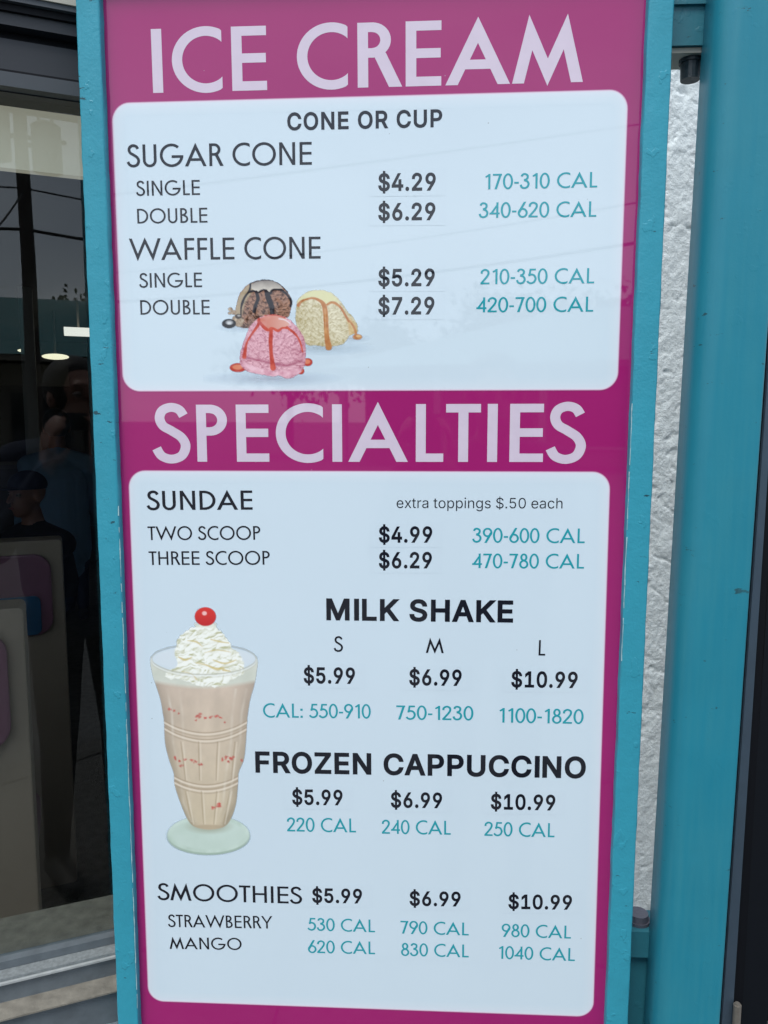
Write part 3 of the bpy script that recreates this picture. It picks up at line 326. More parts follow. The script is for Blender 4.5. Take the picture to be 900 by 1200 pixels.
    if ch == 'S':
        path([(.50, .81), (.43, .915), (.30, .955), (.165, .90), (.115, .77), (.165, .635), (.30, .545), (.455, .43), (.52, .28), (.455, .11), (.29, .045), (.13, .10), (.05, .235)]); return .61, P
    # figures
    if ch == '0': arc(.31, .5, .29, .52, 0, 360, 36); return .62, P
    if ch == '1': vbar(.28); poly((.28+w, 1), (.28+w*.3, 1), (.10, .84), (.15, .76), (.28+w, .90)); return .50, P
    if ch == '2': path([(.09, .70), (.12, .86), (.29, .955), (.46, .87), (.49, .70), (.40, .50), (.24, .28), (.07, .06)]); hbar(.03, .56, 0); return .62, P
    if ch == '3':
        path([(.11, .80), (.17, .92), (.30, .955), (.43, .88), (.455, .75), (.39, .62), (.25, .565)]); path([(.25, .56), (.43, .48), (.51, .31), (.44, .12), (.28, .045), (.13, .10), (.06, .26)]); return .62, P
    if ch == '4': vbar(.40); hbar(.01, .60, .22); poly((.01, .22), (.16, .22), (.40+w, .86), (.40+w, 1.03)); return .64, P
    if ch == '5':
        hbar(.17, .53, 1-h); poly((.17, 1), (.17+w*.9, 1), (.10+w*.95, .52), (.10, .50)); path([(.10, .57), (.27, .62), (.44, .55), (.52, .34), (.44, .13), (.27, .045), (.12, .09), (.04, .19)]); return .62, P
    if ch in '69':
        Q0 = len(P); arc(.31, .30, .29, .32, 0, 360, 30); t = w*1.15
        poly((.045, .40), (.045+t, .40), (.46, 1.02), (.46-t*.9, 1.02)) if False else poly((.05, .42), (.16, .34), (.30+t*.9, 1.02), (.30, 1.02)) if False else poly((.035, .38), (.035+t*.9, .30), (.36+t, 1.02), (.36, 1.02))
        if ch == '9':
            for i in range(Q0, len(P)): P[i] = [(.62-x, 1-y) for x, y in P[i]]
        return .62, P
    if ch == '7': hbar(.04, .56, 1-h); t = w*1.12; poly((.14, 0), (.14+t, 0), (.56, 1), (.56-t, 1)); return .60, P
    if ch == '8': arc(.31, .755, .215, .265, 0, 360, 28); arc(.31, .28, .275, .30, 0, 360, 30); return .62, P
    if ch == '-': hbar(.05, .31, .34); return .36, P
    if ch == ':': poly((.08, 0), (.08+w*1.2, 0), (.08+w*1.2, w*1.2), (.08, w*1.2)); poly((.08, .5), (.08+w*1.2, .5), (.08+w*1.2, .5+w*1.2), (.08, .5+w*1.2)); return .30, P
    raise ValueError(ch)
_gc = {}
def glyph(style, ch, wt):
    k = (style, ch, wt)
    if k not in _gc:
        adv, polys = (geo if style == 'geo' else grot)(ch, wt)
        _gc[k] = (adv, *(tri_union(polys) if polys else ([], [])))
    return _gc[k]
def text_line(s, x0, y0, x1, y1, h, style, wt, m, parent, yoff=-.00036, track=0.0, name='lettering', label=None):
    """one printed line: ink from (x0,y0) to (x1,y1) on its baseline, cap height h, all measured on the sign"""
    A, B = at(x0, y0), at(x1, y1); cap = (at((x0+x1)/2, (y0+y1)/2)-at((x0+x1)/2, (y0+y1)/2-h)).length
    pen = 0; V = []; T = []
    for ch in s:
        adv, v, t = glyph(style, ch, wt)
        b = len(V); V += [(pen+p[0], p[1]) for p in v]; T += [tuple(b+i for i in q) for q in t]; pen += adv+track
    X = [p[0] for p in V]; mn, mxx = min(X), max(X)
    D = (B-A); D.y = 0; W_ = D.length; e = D/W_; up = Vector((-e.z, 0, e.x))
    r = root_of(parent).location
    pts = [tuple(A + e*((p[0]-mn)/(mxx-mn)*W_) + up*(p[1]*cap) + Vector((0, yoff, 0)) - r) for p in V]
    T = [t if area([V[i] for i in t]) > 0 else t[::-1] for t in T]
    me = bpy.data.meshes.new(name); me.from_pydata(pts, [], T)
    o = link(name, me, m, parent); o['label'] = label or ('line of print reading '+s)
    return o

# ---------------------------------------------------------------- the menu sign
board = empty('menu_board', (.3, 0, 0), 'tall magenta and white ice cream menu sign in a chipped teal steel frame', 'menu sign')
ZB, ZT = .62, 1.985
part('face_panel', bx(-.004, .604, 0, .006, ZB, ZT), M['pink'], board)
face = [o for o in board.children][0]
part('back_box', bx(.0, .6, .0065, .03, ZB+.01, ZT-.01), M['teal_dark'], board)
def quad_panel(TL, TR, BR, BL, rpx, grow=0, y=-.0003):
    P = [at(*p) for p in (TL, TR, BR, BL)]; r = rpx*.00098; bm = bmesh.new(); out = []
    for i in range(4):
        p, a, b = P[i], P[i-1], P[(i+1) % 4]
        ea, eb = (a-p).normalized(), (b-p).normalized(); n_ = 10
        c = p+(ea+eb)*r
        for k in range(n_+1):
            t = k/n_*math.pi/2
            out.append(c - eb*(r+grow)*math.cos(t) - ea*(r+grow)*math.sin(t))
    return [Vector((q.x, y, q.z)) for q in out]
def flat(name, pts, m, parent, label=None):
    bm = bmesh.new(); bm.faces.new([bm.verts.new(p) for p in pts])
    bmesh.ops.recalc_face_normals(bm, faces=bm.faces)
    bm.faces.ensure_lookup_table()
    if bm.faces[0].normal.y > 0: bm.faces[0].normal_flip()
    bmesh.ops.triangulate(bm, faces=bm.faces)
    return part(name, bm, m, parent, label=label)
Q1 = ((131.5, 121.5), (735.5, 105.5), (723, 456.4), (145, 458)); Q2 = ((151, 552), (714.5, 553.5), (694.5, 1191), (174.5, 1172.3))
def print_ink(name, alpha=True):
    m = bpy.data.materials.new(name); m.use_nodes = True; n = m.node_tree.nodes; l = m.node_tree.links; b = n['Principled BSDF']
    A = n.new('ShaderNodeVertexColor'); A.layer_name = 'print'; l.new(A.outputs['Color'], b.inputs['Base Color']); l.new(A.outputs['Alpha'], b.inputs['Alpha'])
    b.inputs['Specular IOR Level'].default_value = 0; b.inputs['Coat Weight'].default_value = 1; b.inputs['Coat Roughness'].default_value = .02; b.inputs['Coat IOR'].default_value = 1.6
    return m
M['edge_glow_ink'] = print_ink('soft_edge_glow')
def soft_edge(Q):  # soft glow round each panel, painted as a pale colour gradient
    st_ = ((.0014, (.365, .017, .158, 1)), (.0005, (.60, .32, .50, 1)), (-.0003, (.80, .72, .82, 1)), (-.0016, (.73, .80, .88, 1)), (-.007, (.69, .795, .87, 1)), (-.014, (.665, .785, .865, 1)))
    P, Cc, Fc = [], [], []
    for k, (g, c) in enumerate(st_):
        q = quad_panel(*Q, 20, g, -.0002); P += [tuple(v-Vector(board.location)) for v in q]; Cc += [c]*len(q)
    m_ = len(q)
    for k in range(len(st_)-1):
        for i in range(m_): Fc.append((k*m_+i, k*m_+(i+1) % m_, (k+1)*m_+(i+1) % m_, (k+1)*m_+i))
    me = bpy.data.meshes.new('edge_glow_ring'); me.from_pydata(P, [], Fc); ca = me.color_attributes.new('print', 'FLOAT_COLOR', 'POINT')
    ca.data.foreach_set('color', np.array(Cc, np.float32).ravel()); link('edge_glow_ring', me, M['edge_glow_ink'], board)
panels = []
for Q, lb in ((Q1, 'upper white rounded menu panel'), (Q2, 'lower white rounded menu panel')):
    soft_edge(Q)
    panels.append(flat('menu_panel', quad_panel(*Q, 20, -.0006, -.00015), M['white'], board, lb))
P1, P2 = panels
text_line('ICE CREAM', 179.5, 109, 683, 96, 76, 'geo', .155, M['letter'], face, yoff=-.0001)
text_line('SPECIALTIES', 179.2, 541, 686, 541.4, 67.5, 'geo', .155, M['letter'], face, yoff=-.0001)
G = .122
geo_lines = [
 ('SUGAR CONE', 148.8, 196, 365.5, 193, 26.5, G, 'ink', P1), ('SINGLE', 159.6, 229.6, 234.5, 228.4, 17.5, G, 'ink', P1),
 ('DOUBLE', 161.2, 262, 243.3, 260.8, 17.3, G, 'ink', P1), ('WAFFLE CONE', 152, 305, 375.8, 303, 25.5, G, 'ink', P1),
 ('SINGLE', 163.2, 337.2, 237, 336.4, 17, G, 'ink', P1), ('DOUBLE', 164.8, 368.8, 246, 368.4, 17, G, 'ink', P1),
 ('170-310 CAL', 568.4, 222, 699.8, 219.6, 18, G, 'ink_teal', P1), ('340-620 CAL', 560.8, 255.4, 698.6, 254, 18, G, 'ink_teal', P1),
 ('210-350 CAL', 562.8, 333.2, 696.2, 332, 17.8, G, 'ink_teal', P1), ('420-700 CAL', 558, 366, 695, 365.2, 17.5, G, 'ink_teal', P1),
 ('SUNDAE', 172, 597.6, 296.2, 597.2, 22.4, .135, 'ink', P2), ('TWO SCOOP', 173.6, 632.8, 305.4, 632.4, 16, G, 'ink', P2),
 ('THREE SCOOP', 174.8, 662, 316.5, 661.6, 16, G, 'ink', P2), ('390-600 CAL', 553.2, 635.6, 685, 636.4, 17, G, 'ink_teal', P2),
 ('470-780 CAL', 553.2, 665.6, 684.2, 666.2, 17, G, 'ink_teal', P2), ('S', 391, 763.5, 402, 763.7, 18, G, 'ink', P2),
 ('M', 499, 765, 520, 765.3, 17.3, .115, 'ink', P2), ('L', 631, 768, 638.8, 768.2, 18, G, 'ink', P2),
 ('CAL: 550-910', 308.5, 840.5, 434.6, 841.8, 16.5, G, 'ink_teal', P2), ('750-1230', 464.5, 843, 554.7, 844, 16.5, G, 'ink_teal', P2),
 ('1100-1820', 585, 846.5, 683.6, 848.2, 17, G, 'ink_teal', P2), ('220 CAL', 336.5, 974, 417.2, 975.3, 16.2, G, 'ink_teal', P2),
 ('240 CAL', 447.5, 976.7, 528.2, 978, 16.2, G, 'ink_teal', P2), ('250 CAL', 567.5, 979.2, 649.7, 981, 16.4, G, 'ink_teal', P2),
 ('SMOOTHIES', 184.7, 1054.3, 354.2, 1059, 19.6, .125, 'ink', P2), ('STRAWBERRY', 197, 1086, 319.6, 1088, 14.5, .125, 'ink', P2),
 ('MANGO', 199, 1111.7, 283.5, 1113, 13.8, .125, 'ink', P2), ('530 CAL', 360.3, 1090, 439.5, 1092.3, 14.7, G, 'ink_teal', P2),
 ('620 CAL', 361, 1116.3, 439.5, 1118, 14.7, G, 'ink_teal', P2), ('790 CAL', 469.3, 1093.7, 549.2, 1096, 14.9, G, 'ink_teal', P2),
 ('830 CAL', 470, 1119.7, 549.2, 1121.7, 14.9, G, 'ink_teal', P2), ('980 CAL', 587.7, 1097.3, 668.9, 1099.7, 15, G, 'ink_teal', P2),
 ('1040 CAL', 584.3, 1123.3, 673.5, 1126, 15, G, 'ink_teal', P2)]
for s, x0, y0, x1, y1, h, g, m_, p in geo_lines: text_line(s, x0, y0, x1, y1, h, 'geo', g, M[m_], p)
B_ = .045
price = [
 ('$4.29', 443.2, 223.4, 510.6, 222.6, 19.3, P1), ('$6.29', 443.2, 258, 510.2, 257.2, 19, P1), ('$5.29', 443.2, 335, 509.4, 334.6, 19, P1),
 ('$7.29', 443.2, 368, 509, 367.7, 19, P1), ('$4.99', 444, 635.2, 506.6, 635.2, 17.6, P2), ('$6.29', 444, 665.3, 506.2, 665.3, 17.7, P2),
 ('$5.99', 356, 800, 416.2, 800.6, 17.6, P2), ('$6.99', 479.5, 802.3, 541, 803, 17.6, P2), ('$10.99', 599, 804.6, 676.7, 805.6, 17.6, P2),
 ('$5.99', 342.5, 942.2, 401.7, 943, 16.8, P2), ('$6.99', 458, 945.6, 518.2, 946.3, 16.8, P2), ('$10.99', 575, 947.6, 650.6, 949, 16.9, P2),
 ('$5.99', 366, 1057, 424.5, 1058, 15.8, P2), ('$6.99', 480, 1060.6, 539.9, 1061.5, 15.9, P2), ('$10.99', 595.7, 1064.3, 670.2, 1065.4, 15.9, P2)]
for s, x0, y0, x1, y1, h, p in price:
    q = [at(x0-11, y0-h*1.32), at(x1+12, y1-h*1.32), at(x1+12, y1+h*.36), at(x0-11, y0+h*.36)]
    flat('price_sticker', [Vector((v.x, -.00028, v.z)) for v in q], M['patch'], p)
    text_line(s, x0, y0, x1, y1, h, 'grot', B_, M['ink'], p, label='black bold price reading '+s)
text_line('CONE OR CUP', 336.8, 152.2, 518.2, 148.2, 19.3, 'grot', B_*.9, M['ink'], P1, track=.03)
text_line('MILK SHAKE', 382.5, 725.6, 601.2, 728.4, 23.5, 'grot', B_*1.1, M['ink'], P2, track=.01)
text_line('FROZEN CAPPUCCINO', 299.5, 904.2, 686.2, 911, 23, 'grot', B_*1.1, M['ink'], P2)
text_line('extra toppings $.50 each', 464.8, 595.2, 659, 595.8, 12.2, 'grot', -.006, M['ink'], P2)

# ---------------------------------------------------------------- the two printed pictures
def vnoise(X, Y, s, seed):
    r = np.random.default_rng(seed); G_ = r.random((64, 64)); x, y = X/s, Y/s
    xi, yi = np.floor(x).astype(int), np.floor(y).astype(int); fx, fy = x-xi, y-yi; fx = fx*fx*(3-2*fx); fy = fy*fy*(3-2*fy)
    g = lambda a, b: G_[a % 64, b % 64]
    return (g(xi, yi)*(1-fx)+g(xi+1, yi)*fx)*(1-fy)+(g(xi, yi+1)*(1-fx)+g(xi+1, yi+1)*fx)*fy
def fbm(X, Y, s, seed, o=4): return sum(vnoise(X, Y, s/2**k, seed+k)*.5**k for k in range(o))/sum(.5**k for k in range(o))
def lin(c): c = np.array(c)/255.; return np.where(c < .04045, c/12.92, ((c+.055)/1.055)**2.4)
class Canvas:
    def __init__(s, x0, y0, x1, y1, step):
        s.xs = np.arange(x0, x1, step); s.ys = np.arange(y0, y1, step); s.X, s.Y = np.meshgrid(s.xs, s.ys)
        s.c = np.ones(s.X.shape+(3,))*lin((197, 214, 230)); s.a = np.zeros(s.X.shape)
    rag = 0
    def over(s, m, col, al=1.0, alpha=True):
        m = np.clip(m, 0, 1)*al; col = np.asarray(col, float)
        s.c = s.c*(1-m[..., None]) + (col if col.ndim == 3 else lin(col))*m[..., None]
        if alpha: s.a = np.maximum(s.a, 1-(1-s.a)*(1-m))
    def ell(s, cx, cy, rx, ry, soft=3, rot=0):
        dx, dy = s.X-cx, s.Y-cy; c_, s_ = math.cos(rot), math.sin(rot); u, v = dx*c_+dy*s_, -dx*s_+dy*c_
        return .5+(1-np.sqrt((u/rx)**2+(v/ry)**2))*min(rx, ry)/soft
    def poly(s, P, soft=3):
        P = smooth_loop(P); d = np.full(s.X.shape, 1e9); ins = np.zeros(s.X.shape, bool)
        for (ax, ay), (bx_, by) in zip(P, P[1:]+P[:1]):
            ex, ey = bx_-ax, by-ay; t = np.clip(((s.X-ax)*ex+(s.Y-ay)*ey)/(ex*ex+ey*ey+1e-9), 0, 1)
            d = np.minimum(d, np.hypot(s.X-ax-t*ex, s.Y-ay-t*ey))
            if ay != by: ins ^= ((ay > s.Y) != (by > s.Y)) & (s.X < (bx_-ax)*(s.Y-ay)/(by-ay)+ax)
        sd_ = np.where(ins, d, -d)+(fbm(s.X, s.Y, 13, 5, 3)-.5)*s.rag; return .5+sd_/soft
    def stroke(s, P, w_, soft=3, wob=0, seed=1):
        if not isinstance(w_, (list, tuple)): w_ = [w_]*len(P)
        Q = smooth_open(list(zip(P, w_))); best = np.full(s.X.shape, -1e9)
        wb = (fbm(s.X, s.Y, 25, seed)-.5)*wob if wob else 0
        for ((ax, ay), wa), ((bx_, by), wb2) in zip(Q, Q[1:]):
            ex, ey = bx_-ax, by-ay; t = np.clip(((s.X-ax)*ex+(s.Y-ay)*ey)/(ex*ex+ey*ey+1e-9), 0, 1)
            best = np.maximum(best, (wa*(1-t)+wb2*t)/2-np.hypot(s.X-ax-t*ex, s.Y-ay-t*ey))
        return .5+(best+wb)/soft
    def build(s, name, tofoto, parent, y, label):
        keep = s.a > .015; ny, nx = s.X.shape; idx = -np.ones(s.X.shape, int)
        f = keep[:-1, :-1] | keep[1:, :-1] | keep[:-1, 1:] | keep[1:, 1:]
        use = np.zeros_like(keep); use[:-1, :-1] |= f; use[1:, :-1] |= f; use[:-1, 1:] |= f; use[1:, 1:] |= f
        idx[use] = np.arange(use.sum()); px, py = tofoto(s.X[use], s.Y[use])
        d = np.array(F_)[None]+((px-CX)/F)[:, None]*np.array(R_)[None]-((py-CY)/F)[:, None]*np.array(U_)[None]
        pts = np.array(CAMP)[None]+d*((-CAMP.y)/d[:, 1])[:, None]; pts[:, 1] = y; pts -= np.array(root_of(parent).location)
        fi = np.argwhere(f); quads = [(idx[a, b], idx[a+1, b], idx[a+1, b+1], idx[a, b+1]) for a, b in fi]
        me = bpy.data.meshes.new(name); me.from_pydata(pts.tolist(), [], quads)
        at_ = me.color_attributes.new('print', 'FLOAT_COLOR', 'POINT')
        at_.data.foreach_set('color', np.concatenate([s.c[use]*1.12, s.a[use][:, None]], 1).astype(np.float32).ravel())
        m = bpy.data.materials.new(name+'_ink'); m.use_nodes = True; n = m.node_tree.nodes; l = m.node_tree.links; b = n['Principled BSDF']
        A = n.new('ShaderNodeVertexColor'); A.layer_name = 'print'; l.new(A.outputs['Color'], b.inputs['Base Color']); l.new(A.outputs['Alpha'], b.inputs['Alpha'])
        b.inputs['Specular IOR Level'].default_value = 0; b.inputs['Coat Weight'].default_value = 1; b.inputs['Coat Roughness'].default_value = .02; b.inputs['Coat IOR'].default_value = 1.6
        o = link(name, me, m, parent); o['label'] = label; return o
def cr_(p0, p1, p2, p3, t): return tuple(.5*((2*b)+(c-a)*t+(2*a-5*b+4*c-d)*t*t+(3*b-a-3*c+d)*t**3) for a, b, c, d in zip(p0, p1, p2, p3))
def smooth_loop(P, n=5): m = len(P); return [cr_(P[i-1], P[i], P[(i+1) % m], P[(i+2) % m], k/n) for i in range(m) for k in range(n)]
def smooth_open(PW, n=5):
    Q = [(p[0], p[1], w_) for p, w_ in PW]; out = []
    for i in range(len(Q)-1):
        for k in range(n): out.append(cr_(Q[max(0, i-1)], Q[i], Q[i+1], Q[min(len(Q)-1, i+2)], k/n))
    out.append(Q[-1]); return [((a, b), w_) for a, b, w_ in out]

def scoops():
    c = Canvas(-60, 40, 980, 790, 3.6); X, Y = c.X, c.Y
    def mixc(a, b, t): t = np.clip(t, 0, 1)[..., None]; return lin(a)*(1-t)+lin(b)*t
    def ice(seed, cx_, cy_, s=15):                      # craggy scooped surface, lit from the upper left
        dx, dy = X-cx_, Y-cy_; rr = np.hypot(dx, dy*1.1); th = np.arctan2(dy, dx)
        wx = (fbm(X, Y, 50, seed+9)-.5)*44; u = dx*.85+dy*.5+wx; v = (-dx*.5+dy*.85+wx)*2.0+rr*.5
        H_ = (1-np.abs(2*fbm(u+300, v+900, s*1.9, seed, 3)-1))*1.0+.5*fbm(X, Y, 11, seed+3, 2)
        gy, gx = np.gradient(H_); e = np.clip(.62+(gx*.55+gy)*1.35, 0, 1.25)
        crag = np.clip((H_-1.02)/.28, 0, 1)
        return np.clip(e-.55*crag, 0, 1.2)
    # soft contact shadows of the printed photograph
    c.over(c.ell(330, 668, 190, 22, 60), (150, 120, 130), .55); c.over(c.ell(640, 488, 150, 22, 50), (150, 150, 130), .5)
    c.over(c.ell(170, 368, 70, 14, 40), (160, 150, 145), .5); c.over(c.ell(800, 432, 60, 12, 30), (150, 120, 90), .5)
    c.rag = 7
    # chocolate
    o = [(150, 365), (128, 330), (132, 250), (158, 165), (215, 110), (300, 88), (380, 108), (435, 160), (462, 215), (455, 265), (430, 315), (320, 345), (215, 372)]
    m = c.poly(o); t = ice(3, 300, 250)
    sh = np.clip((X-150)/300, 0, 1)
    c.over(m, mixc((62, 40, 34), (184, 140, 118), t - .25*np.clip((Y-280)/90, 0, 1)))
    c.over(np.minimum(m, c.poly([(128, 330), (135, 240), (165, 160), (225, 110), (235, 150), (190, 215), (165, 300), (150, 350)], 14)), (176, 160, 132), .85)
    c.over(np.minimum(m, c.poly([(222, 118), (300, 88), (375, 108), (405, 145), (352, 150), (330, 178), (298, 150), (262, 165), (232, 148)], 6)), mixc((120, 112, 108), (205, 198, 186), (Y-90)/60+.5*(fbm(X, Y, 40, 77)-.5)))
    dk = (42, 38, 44)
    for P, w_ in (([(218, 108), (212, 150), (180, 200), (164, 250), (162, 300)], [10, 12, 14, 12, 8]), ([(205, 165), (235, 155), (262, 165), (298, 148), (330, 170), (350, 148), (398, 148)], [9, 12, 12, 12, 16, 12, 12]),
                  ([(252, 160), (262, 200), (248, 240), (240, 275)], [18, 20, 20, 22]), ([(308, 155), (325, 200), (342, 250), (345, 300)], [22, 34, 30, 26]), ([(398, 148), (435, 180), (456, 215), (452, 245)], [12, 14, 16, 12]),
                  ([(212, 112), (300, 90), (380, 108), (440, 165)], [5, 6, 8, 9])):
        c.over(np.minimum(c.stroke(P, w_, 3, 4), m+.3), dk)
    for k, (x, y, r) in enumerate(((100, 262, 14), (118, 280, 17), (96, 285, 11), (132, 318, 22), (150, 345, 24), (128, 345, 16), (165, 330, 16))):
        c.over(c.ell(x, y, r, r*.85, 4), mixc((120, 92, 72), (200, 182, 158), fbm(X, Y, 12, 40+k)*1.2-.1))
    c.over(c.ell(147, 304, 20, 15, 4), dk, .9); c.over(c.ell(150, 300, 9, 5, 4), (170, 165, 160))
    c.over(c.ell(92, 346, 42, 28, 4), (30, 28, 34)); c.over(c.ell(94, 340, 21, 13, 6), (150, 152, 156)); c.over(c.ell(94, 343, 13, 8, 5), (205, 208, 210))
    # vanilla
    o = [(486, 250), (498, 200), (550, 160), (620, 149), (690, 165), (745, 212), (782, 272), (812, 300), (842, 350), (842, 398), (798, 418), (765, 462), (690, 482), (600, 474), (548, 468), (505, 400), (482, 330)]
    m = c.poly(o); t = ice(13, 650, 330)
    c.over(m, mixc((172, 156, 110), (234, 228, 202), t*.75+.2-.35*np.clip((np.abs(X-650)-80)/120, 0, 1)-.3*np.clip((Y-400)/90, 0, 1)))
    c.over(np.minimum(m, c.poly([(492, 235), (505, 200), (555, 162), (620, 152), (690, 168), (740, 225), (700, 215), (665, 232), (640, 215), (585, 192), (530, 210)], 10)), (218, 216, 172))
    c.over(np.minimum(m, c.poly([(780, 300), (835, 350), (840, 395), (800, 415), (790, 360)], 10)), mixc((175, 140, 85), (222, 200, 150), fbm(X, Y, 16, 5)))
    ca = mixc((165, 98, 58), (205, 150, 98), fbm(X, Y, 30, 8)*1.3-.1)
    for P, w_ in (([(498, 238), (520, 214), (580, 197), (628, 215), (652, 250), (660, 330), (664, 410), (676, 485)], [20, 14, 13, 20, 28, 28, 28, 38]),
                  ([(668, 235), (700, 222), (742, 248), (775, 300), (795, 335)], [12, 14, 14, 14, 12]), ([(798, 330), (826, 372), (838, 418)], [10, 12, 16])):
        c.over(c.stroke(P, w_, 4, 4), ca)
    c.over(c.ell(844, 424, 28, 17, 4), ca); c.over(c.ell(850, 420, 12, 7, 6), (225, 185, 135)); c.over(c.stroke([(655, 260), (660, 400)], 5, 5), (215, 165, 115), .7)
    # strawberry
    for x, y, rx, ry in ((145, 604, 50, 27), (552, 572, 30, 24), (512, 624, 22, 20)):
        c.over(c.ell(x, y, rx, ry, 4), (186, 68, 58)); c.over(c.ell(x-2, y-3, rx*.6, ry*.55, 6), (222, 140, 110), .9)
    o = [(190, 420), (165, 490), (155, 545), (162, 590), (200, 628), (270, 642), (345, 655), (390, 652), (432, 668), (490, 650), (525, 612), (540, 560), (541, 490), (530, 430), (492, 368), (440, 318), (358, 294), (278, 308), (218, 358)]
    m = c.poly(o); t = ice(23, 345, 480)
    c.over(m, mixc((174, 100, 120), (240, 196, 206), t*.8+.2-.4*np.clip((np.abs(X-345)-120)/90, 0, 1)))
    c.over(np.minimum(m, c.stroke([(190, 545), (260, 560), (350, 580), (440, 590), (520, 560)], [10, 14, 16, 16, 10], 14, 8, 4)), (165, 84, 110), .8)
    c.over(np.minimum(m, c.stroke([(185, 590), (260, 622), (350, 640), (430, 640), (500, 620)], [24, 34, 24, 40, 30], 10, 14, 5)), mixc((206, 140, 158), (240, 200, 210), fbm(X, Y, 22, 31)*1.5-.25))
    c.over(np.minimum(m, c.poly([(255, 330), (300, 305), (360, 297), (420, 315), (445, 355), (400, 372), (345, 385), (300, 370)], 8)), mixc((205, 120, 105), (226, 178, 165), (X-260)/190))
    rd = mixc((176, 62, 56), (214, 104, 88), fbm(X, Y, 26, 3)*1.4-.2)
    for P, w_ in (([(268, 318), (262, 355), (228, 405), (196, 460), (182, 540)], [14, 18, 14, 12, 26]), ([(262, 325), (298, 368), (322, 385), (345, 372), (378, 388), (405, 372), (432, 372)], [12, 20, 16, 14, 18, 12, 14]),
                  ([(340, 378), (336, 450), (340, 530), (350, 605)], [22, 24, 22, 34]), ([(432, 368), (480, 408), (508, 452), (524, 512)], [16, 14, 10, 10]), ([(300, 300), (360, 296), (420, 312)], [5, 5, 5])):
        c.over(np.minimum(c.stroke(P, w_, 4, 4), m+.3), rd)
    c.over(c.stroke([(385, 318), (420, 325), (450, 345)], 7, 5), (240, 226, 232), .8)
    return c
scoops().build('scoop_picture', lambda x, y: (250+x/5, 310+y/5), P1, -.00027, 'printed picture of chocolate, strawberry and vanilla scoops with sauce')

